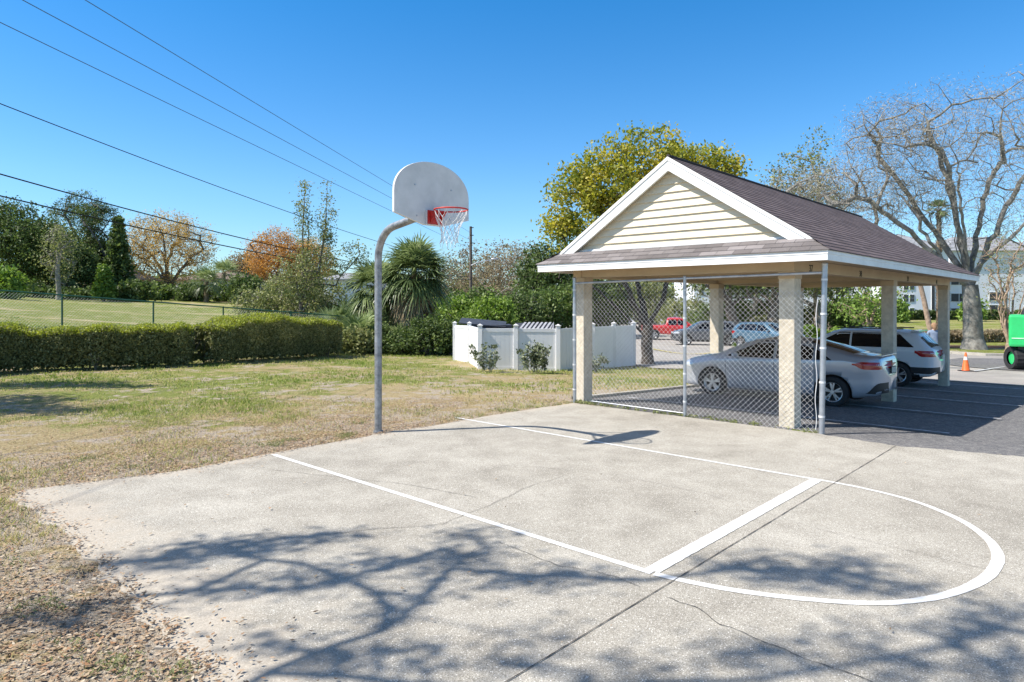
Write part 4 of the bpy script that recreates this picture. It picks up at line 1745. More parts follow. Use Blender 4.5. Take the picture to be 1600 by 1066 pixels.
mb.build('lid_ribs', M_BINW, lid)
q = G(768, 566)
q = (AT(768, q[1] + 1.6), q[1] + 1.6, q[2] - .1)
bn = thing('dumpster', 'dark low dumpster with flat black lid at the left of the enclosure', 'dumpster', q)
wpx = q[1] / F_PX
mb = MB()
rbox(mb, q, .1, 60 * wpx, 1.4, q[2] + .1, ZH(507, q[1]))
mb.build('bin_body', M_BIN, bn, bevel=.02)
mb = MB()
M = Matrix.Translation((q[0] - .3, q[1], ZH(505, q[1]))) @ Matrix.Rotation(math.radians(5), 4, 'Y') @ Matrix.Rotation(math.radians(6), 4, 'X')
mb.box(-38 * wpx, 34 * wpx, -.8, .8, 0, .04, 0, M)
mb.build('lid', M_BIN, bn)

Y_ = 52
x_t = AT(855, Y_)
zg = gz(x_t, Y_)
pt = thing('portable_toilet', 'blue portable toilet with pale domed roof beyond the bin enclosure', 'portable toilet', (x_t, Y_, zg))
wp = Y_ / F_PX
M_TB = mat('blue_plastic', (.03, .22, .50), (.02, .17, .42), 3, .5)
M_TR = mat('pale_blue_grey_plastic', (.62, .68, .74), None, 3, .5)
mb = MB()
rbox(mb, (x_t, Y_), .1, 18 * wp, 1.0, zg, ZH(494.5, Y_))
mb.build('cabin', M_TB, pt, bevel=.04)
mb = MB()
vs = []
for z, s_ in ((0, 1.05), (.08, 1.05), (.18, .8), (.24, .4)):
    for a, b_ in ((-1, -1), (1, -1), (1, 1), (-1, 1)):
        vs.append((x_t + a * 9.3 * wp * s_, Y_ + b_ * .52 * s_, ZH(494.4, Y_) + z))
fs = [(3, 2, 1, 0), (12, 13, 14, 15)]
for i in range(3):
    for k in range(4):
        fs.append((4 * i + k, 4 * i + (k + 1) % 4, 4 * i + 4 + (k + 1) % 4, 4 * i + 4 + k))
mb.add(vs, fs)
mb.build('roof', M_TR, pt, bevel=.02)
mb = MB()
rbox(mb, (x_t, Y_ - .535), .1, 12 * wp, .03, zg + .1, ZH(497, Y_))
mb.build('door', mat('light_blue_plastic', (.06, .30, .60), None, 3, .5), pt)

Y_ = 47
x_t = AT(813.5, Y_)
zg = gz(x_t, Y_)
pl = thing('brick_gate_pillar', 'slim pinkish brick pillar with a small lantern behind the bins', 'pillar', (x_t, Y_, zg))
M_PB = mat('pink_brick', (.48, .36, .31), (.36, .26, .22), 8, .9)
mb = MB()
rbox(mb, (x_t, Y_), 0, .32, .32, zg, ZH(490.5, Y_))
mb.build('shaft', M_PB, pl)
mb = MB()
rbox(mb, (x_t, Y_), 0, .40, .40, ZH(490.4, Y_), ZH(489.2, Y_))
mb.tube([(x_t, Y_, ZH(489.2, Y_)), (x_t, Y_, ZH(487, Y_))], [.12, .03], 8)
mb.build('cap', M_PB, pl)
mb = MB()
rbox(mb, (x_t, Y_ - .2), 0, .14, .1, ZH(497, Y_), ZH(493, Y_))
mb.build('lantern', M_RUBB, pl)

# traffic cone
cx_, cy_, cz_ = G(1509, 580)
tc = thing('traffic_cone', 'orange traffic cone with a pale collar standing on the drive', 'traffic cone', (cx_, cy_, cz_))
M_OR = mat('orange_cone_plastic', (.85, .16, .03), (.72, .12, .02), 6, .5)
hh = 29 / F_PX * cy_
mb = MB()
mb.box(cx_ - .20, cx_ + .20, cy_ - .20, cy_ + .20, cz_, cz_ + .035)
mb.build('base', M_RUBB, tc, bevel=.01)
mb = MB()
mb.tube([(cx_, cy_, cz_ + .035), (cx_, cy_, cz_ + .06), (cx_, cy_, cz_ + hh)], [.15, .135, .03], 16)
cn = mb.build('cone', M_OR, tc)
mb = MB()
mb.tube([(cx_, cy_, cz_ + hh * .58), (cx_, cy_, cz_ + hh * .78)], [.078, .056], 16, caps=False)
mb.build('collar', mat('pale_reflective_band', (.85, .75, .70), None, 5, .4), tc)

# green boom lift at the right edge
lx, ly, lz = G(1588, 578)
lf = thing('boom_lift', 'bright green boom lift with big black tyres at the right edge', 'boom lift', (lx + .9, ly, lz))
M_GL = mat('bright_green_paint', (.03, .55, .16), (.025, .48, .13), 2, .4, coat=.3)
wp = ly / F_PX
tr = 37 / 2 * wp
LR = np.array((.80, -.60))
LD = np.array((.60, .80))
LANG = math.atan2(LR[1], LR[0])
for dx, dy in ((0, 0), (.1, 2.0), (1.9, 0), (1.9, 2.0)):
    c0 = (lx + LR[0] * dx + LD[0] * dy, ly + LR[1] * dx + LD[1] * dy)
    mb = MB()
    prof = [(tr * .55, -.22), (tr * .9, -.25), (tr, -.2), (tr, .2), (tr * .9, .25), (tr * .55, .22)]
    n = 36
    vs, fs = [], []
    M = Matrix.Translation((c0[0], c0[1], gz(*c0) + tr)) @ Matrix.Rotation(LANG + (.5 if dy == 0 else 0), 4, 'Z')
    for k in range(n):
        t = 2 * math.pi * k / n
        for pr, py in prof:
            pr2 = pr * (1 - .035 * (k % 2) * (pr > tr * .95))
            vs.append(tuple(M @ Vector((py, pr2 * math.cos(t), pr2 * math.sin(t)))))
    for k in range(n):
        for j in range(5):
            fs.append((k * 6 + j, k * 6 + j + 1, ((k + 1) % n) * 6 + j + 1, ((k + 1) % n) * 6 + j))
    mb.add(vs, fs)
    wh = mb.build('wheel', M_TYRE, lf)
    mb = MB()
    mb.tube([tuple(M @ Vector((-.14, 0, 0))), tuple(M @ Vector((.14, 0, 0)))], tr * .57, 18)
    mb.build('rim', M_GL, wh)
zb0_ = ZH(541, ly)
zb1_ = ZH(492, ly)
M = Matrix.Translation((AT(1576, ly), ly, 0)) @ Matrix.Rotation(LANG, 4, 'Z')
mb = MB()
mb.box(0, 2.2, -.35, 2.4, zb0_, zb1_, 0, M)
mb.build('engine_hood', M_GL, lf, bevel=.09)
mb = MB()
mb.box(.3, 1.9, -.1, 2.1, zb0_ - .45, zb0_ - .003, 0, M)
mb.build('chassis', M_RUBB, lf)
mb = MB()
mb.box(.1, 1.6, -.365, -.353, zb0_ + .32, zb0_ + .36, 0, M)
mb.build('hood_stripe', mat('pale_decal', (.6, .75, .62), None, 5, .5), lf)
mb = MB()
mb.tube([tuple(M @ Vector((.5, .9, zb1_ - .05))), tuple(M @ Vector((.65, .9, zb1_ + .55))), tuple(M @ Vector((3.3, .9, zb1_ + .8)))], .11, 8)
mb.tube([tuple(M @ Vector((.95, .6, zb1_ - .05))), tuple(M @ Vector((1.25, .6, zb1_ + .6)))], .05, 8)
mb.build('boom', M_RUBB, lf)

# person walking away on the far pavement
def person():
    Y_ = 27.5
    X_ = AT(1459.5, Y_)
    z0 = gz(X_, Y_)
    zt_ = ZH(505.5, Y_)
    hgt = zt_ - z0
    k = hgt / 1.70
    root = thing('person', 'person in a blue grey top and dark shorts walking away beside the far column', 'person', (X_, Y_, z0), rotz=math.radians(-18))
    J = {'pel': (0, 0, .93), 'wst': (0, 0, 1.08), 'chs': (0, -.01, 1.30), 'nkb': (0, 0, 1.43), 'nk': (0, .01, 1.50), 'hd': (0, .02, 1.58), 'hdt': (0, .01, 1.67)}
    R = {'pel': .15, 'wst': .125, 'chs': .15, 'nkb': .075, 'nk': .055, 'hd': .085, 'hdt': .07}
    Ed = [('pel', 'wst'), ('wst', 'chs'), ('chs', 'nkb'), ('nkb', 'nk'), ('nk', 'hd'), ('hd', 'hdt')]
    for sgn, nm in ((-1, 'l'), (1, 'r')):
        st = .10 * sgn
        for key, p_, r_ in (('sh', (.17 * sgn, 0, 1.39), .06), ('el', (.235 * sgn, -.02 - st * .4, 1.13), .042), ('wr', (.245 * sgn, .06 - st, .90), .028), ('hnd', (.245 * sgn, .09 - st, .82), .032),
                            ('hp', (.09 * sgn, 0, .88), .10), ('kn', (.10 * sgn, .04 + st, .48), .058), ('an', (.10 * sgn, -.06 + st * 1.6, .08), .036), ('toe', (.11 * sgn, .10 + st * 1.6, .035), .03)):
            J[key + nm] = p_
            R[key + nm] = r_
        Ed += [('chs', 'sh' + nm), ('sh' + nm, 'el' + nm), ('el' + nm, 'wr' + nm), ('wr' + nm, 'hnd' + nm), ('pel', 'hp' + nm), ('hp' + nm, 'kn' + nm), ('kn' + nm, 'an' + nm), ('an' + nm, 'toe' + nm)]
        for fi in range(5):
            fx_ = .245 * sgn + (fi - 2) * .011
            nm2 = 'f%d' % fi + nm
            L_ = (.05, .075, .082, .076, .06)[fi]
            dy = (.03 if fi == 0 else 0)
            J[nm2] = (fx_, .095 - st + dy + (fi - 2) * .008, .80 - L_)
            R[nm2] = .009
            Ed.append(('hnd' + nm, nm2))
    names_ = list(J)
    me = bpy.data.meshes.new('body')
    me.from_pydata([tuple(c_ * k for c_ in J[n_]) for n_ in names_], [(names_.index(a), names_.index(b_)) for a, b_ in Ed], [])
    o = bpy.data.objects.new('body', me)
    COL.objects.link(o)
    sk = o.modifiers.new('skin', 'SKIN')
    for i, n_ in enumerate(names_):
        me.skin_vertices[0].data[i].radius = (R[n_] * k, R[n_] * k * (.72 if n_ in ('pel', 'wst', 'chs') else 1))
    me.skin_vertices[0].data[0].use_root = True
    sb = o.modifiers.new('sub', 'SUBSURF')
    sb.levels = sb.render_levels = 2
    dg = bpy.context.evaluated_depsgraph_get()
    nm_ = bpy.data.meshes.new_from_object(o.evaluated_get(dg))
    o.modifiers.clear()
    M_SKIN = mat('skin', (.55, .34, .25), None, 5, .6)
    o.data = nm_
    nm_.materials.clear()
    nm_.materials.append(M_SKIN)
    for p_ in nm_.polygons:
        p_.use_smooth = True
    o.parent = root

    def shell(name, sel, off_, m):
        bm = bmesh.new()
        bm.from_mesh(nm_)
        bm.normal_update()
        dele = [f for f in bm.faces if not sel(f.calc_center_median() / k)]
        bmesh.ops.delete(bm, geom=dele, context='FACES')
        for v_ in bm.verts:
            v_.co += v_.normal * off_
        me2 = bpy.data.meshes.new(name)
        bm.to_mesh(me2)
        bm.free()
        me2.materials.clear()
        me2.materials.append(m)
        o2 = bpy.data.objects.new(name, me2)
        COL.objects.link(o2)
        o2.parent = o
    shell('top', lambda c_: c_.z > .90 and c_.z < 1.45 and not (abs(c_.x) > .20 and c_.z < .96), .014, mat('blue_grey_cloth', (.22, .28, .38), (.17, .22, .31), 12, .9))
    shell('shorts', lambda c_: .60 < c_.z < .97 and abs(c_.x) < .2, .022, mat('dark_navy_cloth', (.03, .04, .08), None, 12, .9))
    shell('shoes', lambda c_: c_.z < .07, .012, mat('white_shoe', (.7, .7, .7), None, 12, .7))
    mb = MB()
    mb.sphere((0, -.015 * k, 1.615 * k), .118 * k, 14, sc=(.95, 1.0, 1.05))
    mb.tube([(0, -.07 * k, 1.62 * k), (0, -.105 * k, 1.54 * k), (0, -.09 * k, 1.44 * k)], [.09 * k, .075 * k, .03 * k], 10)
    mb.build('hair', mat('fair_brown_hair', (.34, .20, .11), (.22, .13, .07), 18, .8), o, local=True)
    mb = MB()
    mb.sphere((0, .115 * k, 1.59 * k), .02 * k, 6)
    mb.build('nose', M_SKIN, o, local=True)


person()

# ------------------------------------------------------------------ VEGETATION TOOLS
def skeleton(seed, base, fork, lobes, n_main, n_sec, n_fine, wig=.12, step=.5, lean=(0, 0), paths=()):
    """lobes: list of (cx,cy,cz, rx,ry,rz, weight), world coordinates"""
    r = np.random.default_rng(seed)
    base = np.array(base, float)
    fork = np.array(fork, float)
    P_ = [base]
    par = [-1]
    nt_ = max(3, int(np.linalg.norm(fork - base) / step))
    for i in range(1, nt_ + 1):
        t = i / nt_
        q = base + (fork - base) * t + np.array([math.sin(t * 3 + seed) * wig * .5, math.cos(t * 2.3 + seed) * wig * .5, 0]) * (1 - abs(2 * t - 1))
        P_.append(q)
        par.append(len(P_) - 2)
    root_i = len(P_) - 1
    wts = np.array([l[6] for l in lobes], float)
    wts /= wts.sum()

    def samp(shell):
        l = lobes[r.choice(len(lobes), p=wts)]
        d = r.normal(size=3)
        d /= np.linalg.norm(d)
        return np.array(l[:3]) + d * np.array(l[3:6]) * r.random() ** shell

    def connect(tgt, imin, bend):
        A_ = np.array(P_[imin:])
        dd = np.linalg.norm(A_ - tgt, axis=1)
        # prefer nodes lower than the target
        dd = dd + .5 * np.maximum(A_[:, 2] - tgt[2], 0)
        j = int(dd.argmin()) + imin
        a = P_[j]
        L = np.linalg.norm(tgt - a)
        k = max(1, int(L / step))
        up = np.array([0, 0, 1.0]) * L * bend
        out = (a - base)
        ctrl = (a + tgt) / 2 + up + r.normal(size=3) * L * .12
        prev = j
        for i in range(1, k + 1):
            t = i / k
            q = (1 - t) ** 2 * a + 2 * t * (1 - t) * ctrl + t * t * tgt + r.normal(size=3) * wig * .35 * (t < 1)
            P_.append(q)
            par.append(prev)
            prev = len(P_) - 1
        return prev
    tips = []
    mains = []
    for pth in paths:
        q0 = np.array(pth[0], float)
        j0 = int(np.linalg.norm(np.array(P_) - q0, axis=1).argmin()) if len(P_) > root_i + 1 else root_i
        prev = j0
        allp = [P_[j0]] + [np.array(q, float) for q in pth]
        for a, b_ in zip(allp[:-1], allp[1:]):
            k = max(1, int(np.linalg.norm(b_ - a) / step))
            for j in range(1, k + 1):
                P_.append(a + (b_ - a) * j / k + r.normal(size=3) * wig * .12)
                par.append(prev)
                prev = len(P_) - 1
        tips.append(prev)
    for i in range(n_main):
        best = None
        for _ in range(6):       # spread the limbs
            c_ = samp(.25)
            c_ = fork + (c_ - fork) * .82
            dmin = min([np.linalg.norm(c_ - m_) for m_ in mains], default=9)
            if best is None or dmin > best[0]:
                best = (dmin, c_)
        mains.append(best[1])
        A = P_[root_i]
        L = np.linalg.norm(best[1] - A)
        k = max(2, int(L / step))
        ctrl = (A + best[1]) / 2 + np.array([0, 0, .16 * L]) + r.normal(size=3) * L * .1
        prev = max(1, root_i - r.integers(0, max(1, nt_ // 5) + 1))
        A = P_[prev]
        for j in range(1, k + 1):
            t = j / k
            P_.append((1 - t) ** 2 * A + 2 * t * (1 - t) * ctrl + t * t * best[1] + r.normal(size=3) * wig * .5)
            par.append(prev)
            prev = len(P_) - 1
        tips.append(prev)
    for i in range(n_sec):
        tips.append(connect(samp(.3), root_i, .06))
    for i in range(n_fine):
        tips.append(connect(samp(.36), root_i, .03))
    P_ = np.array(P_)
    par = np.array(par)
    return P_, par, tips


def limb_mesh(P_, par, r0, rt, sides=5, big_sides=9, flare=1.35, rcap=None, fork=None):
    n = len(P_)
    cnt = np.zeros(n)
    haschild = np.zeros(n, bool)
    haschild[par[par >= 0]] = True
    cnt[~haschild] = 1
    for i in range(n - 1, 0, -1):
        cnt[par[i]] += cnt[i]
    N = cnt[0]
    al = math.log(r0 / rt) / math.log(max(N, 2))
    rad = rt * np.maximum(cnt, 1) ** al
    if rcap:
        dd = np.maximum(np.linalg.norm(P_ - np.array(fork), axis=1) - .3, 0)
        rad = np.where(P_[:, 2] > fork[2] + .05, np.minimum(rad, np.maximum(rcap, r0 * .72 - dd * .10)), rad * (1 - .28 * np.clip((P_[:, 2] - P_[0, 2]) / max(fork[2] - P_[0, 2], .1), 0, 1)))
    V_, F_ = [], []
    for i in range(1, n):
        j = par[i]
        a, b_ = P_[j], P_[i]
        d = b_ - a
        L = np.linalg.norm(d)
        if L < 1e-5:
            continue
        d = d / L
        ra = min(rad[j], rad[i] * 1.25)
        rb = rad[i]
        if j == 0:
            ra = rad[0] * flare
        k = big_sides if rb > .06 else (sides if rb > .02 else 3)
        e1 = np.cross(d, (0, 1, 0) if abs(d[1]) < .9 else (1, 0, 0))
        e1 /= np.linalg.norm(e1)
        e2 = np.cross(d, e1)
        o = len(V_)
        ext = rb * .35
        for c_, rr_ in ((a, ra), (b_ + d * ext, rb)):
            for q in range(k):
                t = 2 * math.pi * q / k
                V_.append(c_ + (e1 * math.cos(t) + e2 * math.sin(t)) * rr_)
        for q in range(k):
            F_.append((o + q, o + (q + 1) % k, o + k + (q + 1) % k, o + k + q))
    return np.array(V_), np.array(F_), rad, cnt


def leaf_cards(centres, n_each, sigma, size, seed, aspect=1.7, flat=.0, clump=.55, droop=0, rsize=(.6, 1.35)):
    r = np.random.default_rng(seed)
    C_ = np.repeat(np.asarray(centres), n_each, axis=0)
    cr = np.repeat(r.random(len(centres)), n_each)
    n = len(C_)
    c_ = C_ + r.normal(size=(n, 3)) * sigma * np.array([1, 1, .8])
    nrm = r.normal(size=(n, 3))
    nrm[:, 2] += flat
    nrm /= np.linalg.norm(nrm, axis=1)[:, None]
    t = np.cross(nrm, r.normal(size=(n, 3)))
    t /= np.linalg.norm(t, axis=1)[:, None]
    if droop:
        t[:, 2] -= droop
        t /= np.linalg.norm(t, axis=1)[:, None]
    bt = np.cross(nrm, t)
    s_ = size * r.uniform(rsize[0], rsize[1], n)[:, None]
    v = np.empty((n, 4, 3))
    v[:, 0] = c_ - t * s_ * .5 * aspect
    v[:, 1] = c_ + bt * s_ * .5 + nrm * s_ * .08
    v[:, 2] = c_ + t * s_ * .5 * aspect
    v[:, 3] = c_ - bt * s_ * .5 + nrm * s_ * .08
    f = np.arange(n * 4).reshape(n, 4)
    rnd = np.clip(clump * cr + (1 - clump) * r.random(n), 0, 1)
    return v.reshape(-1, 3), f, rnd


def tree(name, label, base, fork_h, lobes, r0, leafm, bark, seed, mains=6, sec=40, fine=200, leaves=20, lsize=.12, sigma=.35, rt=.012, lean=(0, 0), step=.5, wig=.12, group=None, cat='tree', aspect=1.7, tipsonly=True, droop=0, parts=('trunk', 'crown'), clump=.55, paths=(), rcap=None):
    """lobes relative to the base, metres"""
    x, y, z = base
    root = thing(name, label, cat, base, group)
    lb = [(x + l[0], y + l[1], z + l[2], l[3], l[4], l[5], l[6] if len(l) > 6 else l[3] * l[4] * l[5]) for l in lobes]
    P_, par, tips = skeleton(seed, (x, y, z - .15), (x + lean[0], y + lean[1], z + fork_h), lb, mains, sec, fine, wig, step, paths=paths)
    V_, F_, rad, cnt = limb_mesh(P_, par, r0, rt, rcap=rcap, fork=(x + lean[0], y + lean[1], z + fork_h))
    # sort by side count is not needed: all quads
    me = np_mesh(parts[0], V_, F_, [bark], smooth=True)
    link(parts[0], me, root)
    if leaves:
        ctr = P_[tips]
        near = P_[(cnt <= 2) & (np.arange(len(P_)) > 5)]
        if not tipsonly:
            ctr = np.concatenate([ctr, near])
        v, f, rn = leaf_cards(ctr, leaves, sigma, lsize, seed + 1, aspect, clump=clump, droop=droop)
        me = np_mesh(parts[1], v, f, [leafm], rnd=rn)
        link(parts[1], me, root)
    return root


def bush(name, label, base, lobes, leafm, seed, n=900, lsize=.09, group=None, cat='shrub', stems=True, bark=None, clumps=60, sigma=.16, aspect=1.7):
    x, y, z = base
    root = thing(name, label, cat, base, group)
    r = np.random.default_rng(seed)
    ws = np.array([l[3] * l[4] * l[5] for l in lobes])
    ws = ws / ws.sum()
    cs = []
    for i in range(clumps):
        l = lobes[r.choice(len(lobes), p=ws)]
        d = r.normal(size=3)
        d /= np.linalg.norm(d)
        c_ = np.array(l[:3]) + d * np.array(l[3:6]) * r.random() ** .3
        c_[2] = max(c_[2], .1)
        cs.append(c_ + np.array([x, y, z]))
    cs = np.array(cs)
    v, f, rn = leaf_cards(cs, max(1, n // clumps), sigma, lsize, seed + 1, aspect)
    link('foliage', np_mesh('foliage', v, f, [leafm], rnd=rn), root)
    if stems:
        mb = MB()
        for c_ in cs[::max(1, clumps // 24)]:
            b0 = Vector((x + r.normal() * .08, y + r.normal() * .08, z - .05))
            md = (b0 + Vector(c_)) / 2 + Vector((0, 0, .1))
            mb.tube([b0, md, Vector(c_)], [.02, .014, .006], 4, caps=False)
        mb.build('stems', bark or M_BARK, root)
    return root


def fan_frond(vs, fs, rn, origin, az, el, plen, blen, r, droop=.5, nleaf=24, rv=.5, wleaf=.038):
    """one palmate frond"""
    d = np.array([math.cos(az) * math.cos(el), math.sin(az) * math.cos(el), math.sin(el)])
    s_ = np.array([-math.sin(az), math.cos(az), 0])
    up = np.cross(s_, d) * -1
    up = np.cross(d, s_)
    o = np.array(origin)
    # petiole as a thin ribbon
    hub = o + d * plen + np.array([0, 0, -droop * .25 * plen])
    k0 = len(vs)
    w_ = .02
    for a, b_ in ((o, (o + hub) / 2 + np.array([0, 0, .06 * plen])), ((o + hub) / 2 + np.array([0, 0, .06 * plen]), hub)):
        k = len(vs)
        vs += [a - s_ * w_, a + s_ * w_, b_ + s_ * w_, b_ - s_ * w_]
        fs.append((k, k + 1, k + 2, k + 3))
        rn.append(rv)
    d2 = hub - (o + hub) / 2
    d2 = d2 / np.linalg.norm(d2)
    for i in range(nleaf):
        t = (i / (nleaf - 1) - .5) * 2
        an = t * 1.75
        L = blen * (1 - .35 * abs(t) ** 2) * r.uniform(.88, 1.08)
        dr = d2 * math.cos(an) + s_ * math.sin(an)
        dr = dr + up * .10
        dr /= np.linalg.norm(dr)
        side_ = np.cross(dr, up)
        side_ /= np.linalg.norm(side_) + 1e-9
        prev = hub
        g_ = droop * r.uniform(.4, 1.5)
        n3 = 3
        pw = .008
        for j in range(1, n3 + 1):
            q = hub + dr * L * j / n3 + np.array([0, 0, -1]) * g_ * L * (j / n3) ** 2.2 * .6
            wv = (wleaf, wleaf * .8, .004)[j - 1]
            k = len(vs)
            vs += [prev - side_ * pw, prev + side_ * pw, q + side_ * wv, q - side_ * wv]
            fs.append((k, k + 1, k + 2, k + 3))
            rn.append(np.clip(rv + r.uniform(-.18, .18), 0, 1))
            prev = q
            pw = wv


L_PALM = leafmat('palm_green', [(.06, .09, .035), (.14, .19, .07), (.26, .32, .14), (.46, .50, .28)], .35, .25)
L_DEAD = leafmat('dead_palm_tan', [(.12, .09, .05), (.26, .20, .12), (.36, .29, .18)], .7, .2)
M_PTR = mat('palm_boot_trunk', (.26, .20, .14), (.11, .085, .06), 9, .95, bmp=1, bscale=18)


def palm(name, label, base, h, nf, fl, seed, dead=14, r0=.2, group=None, lean=(0, 0), el_range=(-.6, 1.4), cat='palm'):
    x, y, z = base
    root = thing(name, label, cat, base, group)
    r = np.random.default_rng(seed)
    if h > .3:
        mb = MB()
        pts = [(x + lean[0] * t, y + lean[1] * t, z - .1 + (h + .1) * t) for t in np.linspace(0, 1, 9)]
        mb.tube(pts, [r0 * (1.25 - .2 * min(1, t * 3)) * (1 + .06 * math.sin(i * 2.1)) for i, t in enumerate(np.linspace(0, 1, 9))], 10)
        # leaf boots criss-crossing the upper trunk
        for i in range(int(h * 26)):
            t = r.random() ** .7
            az = r.random() * 6.28
            c_ = Vector((x + lean[0] * t, y + lean[1] * t, z + h * t))
            d = Vector((math.cos(az), math.sin(az), 0))
            mb.tube([c_ + d * r0 * .8, c_ + d * (r0 + .05) + Vector((0, 0, .10)), c_ + d * (r0 + .10) + Vector((0, 0, .22))], [.035, .028, .012], 4)
        mb.build('trunk', M_PTR, root)
    top = np.array([x + lean[0], y + lean[1], z + h])
    vs, fs, rn = [], [], []
    for i in range(nf):
        e_ = el_range[0] + (el_range[1] - el_range[0]) * ((i + .5) / nf) ** .9
        fan_frond(vs, fs, rn, top + np.array([0, 0, .1]), i * 2.4 + r.uniform(-.3, .3), e_, fl * .45 * r.uniform(.7, 1.2), fl * .60 * r.uniform(.85, 1.1), r, .62 + .3 * (e_ < 0), rv=np.clip(.32 + .25 * e_ + r.uniform(-.22, .22), .05, .95))
    link('fronds', np_mesh('fronds', np.array(vs), np.array(fs), [L_PALM], rnd=rn), root)
    if dead:
        vs, fs, rn = [], [], []
        for i in range(dead):
            fan_frond(vs, fs, rn, top + np.array([0, 0, -.1]), i * 2.4 + r.uniform(-.5, .5), r.uniform(-1.35, -.8), fl * .4, fl * .5, r, .8, rv=r.random())
        link('dead_fronds', np_mesh('dead_fronds', np.array(vs), np.array(fs), [L_DEAD], rnd=rn), root)
    return root


# leaf colours
L_OAK = leafmat('dark_oak_leaf', [(.025, .042, .014), (.06, .095, .026), (.12, .17, .05), (.20, .26, .085)])
L_MID = leafmat('mid_green_leaf', [(.03, .055, .012), (.075, .12, .025), (.14, .20, .05), (.22, .28, .08)])
L_BRT = leafmat('bright_green_leaf', [(.045, .09, .012), (.11, .19, .03), (.22, .32, .06), (.34, .42, .11)])
L_YEL = leafmat('yellowing_maple_leaf', [(.07, .11, .02), (.17, .21, .03), (.31, .31, .04), (.46, .41, .07), (.50, .38, .08)], .5, .35)
L_ORG = leafmat('orange_autumn_leaf', [(.28, .19, .06), (.46, .32, .10), (.56, .41, .16), (.50, .40, .20)], .6, .35)
L_ORG2 = leafmat('rust_orange_leaf', [(.32, .16, .05), (.50, .27, .08), (.60, .38, .13)], .6, .35)
L_OLV = leafmat('olive_leaf', [(.07, .09, .03), (.16, .19, .065), (.27, .29, .11), (.38, .37, .18)])
L_BRN = leafmat('dry_tan_leaf', [(.10, .075, .04), (.21, .165, .10), (.30, .25, .16), (.28, .27, .13)], .7, .3)
L_HEDG = leafmat('hedge_leaf', [(.065, .08, .03), (.165, .18, .07), (.29, .30, .13), (.47, .45, .25)])
L_HTOP = leafmat('hedge_top_leaf', [(.16, .20, .03), (.32, .36, .05), (.48, .50, .09)])  # brighter yellow green leaves for the upper face of the hedge
L_PINE = leafmat('pine_needle', [(.02, .035, .012), (.045, .075, .02), (.10, .14, .035), (.17, .20, .06)])


def at(px, Y, dz=0):
    x = AT(px, Y)
    return (x, Y, gz(x, Y) + dz)


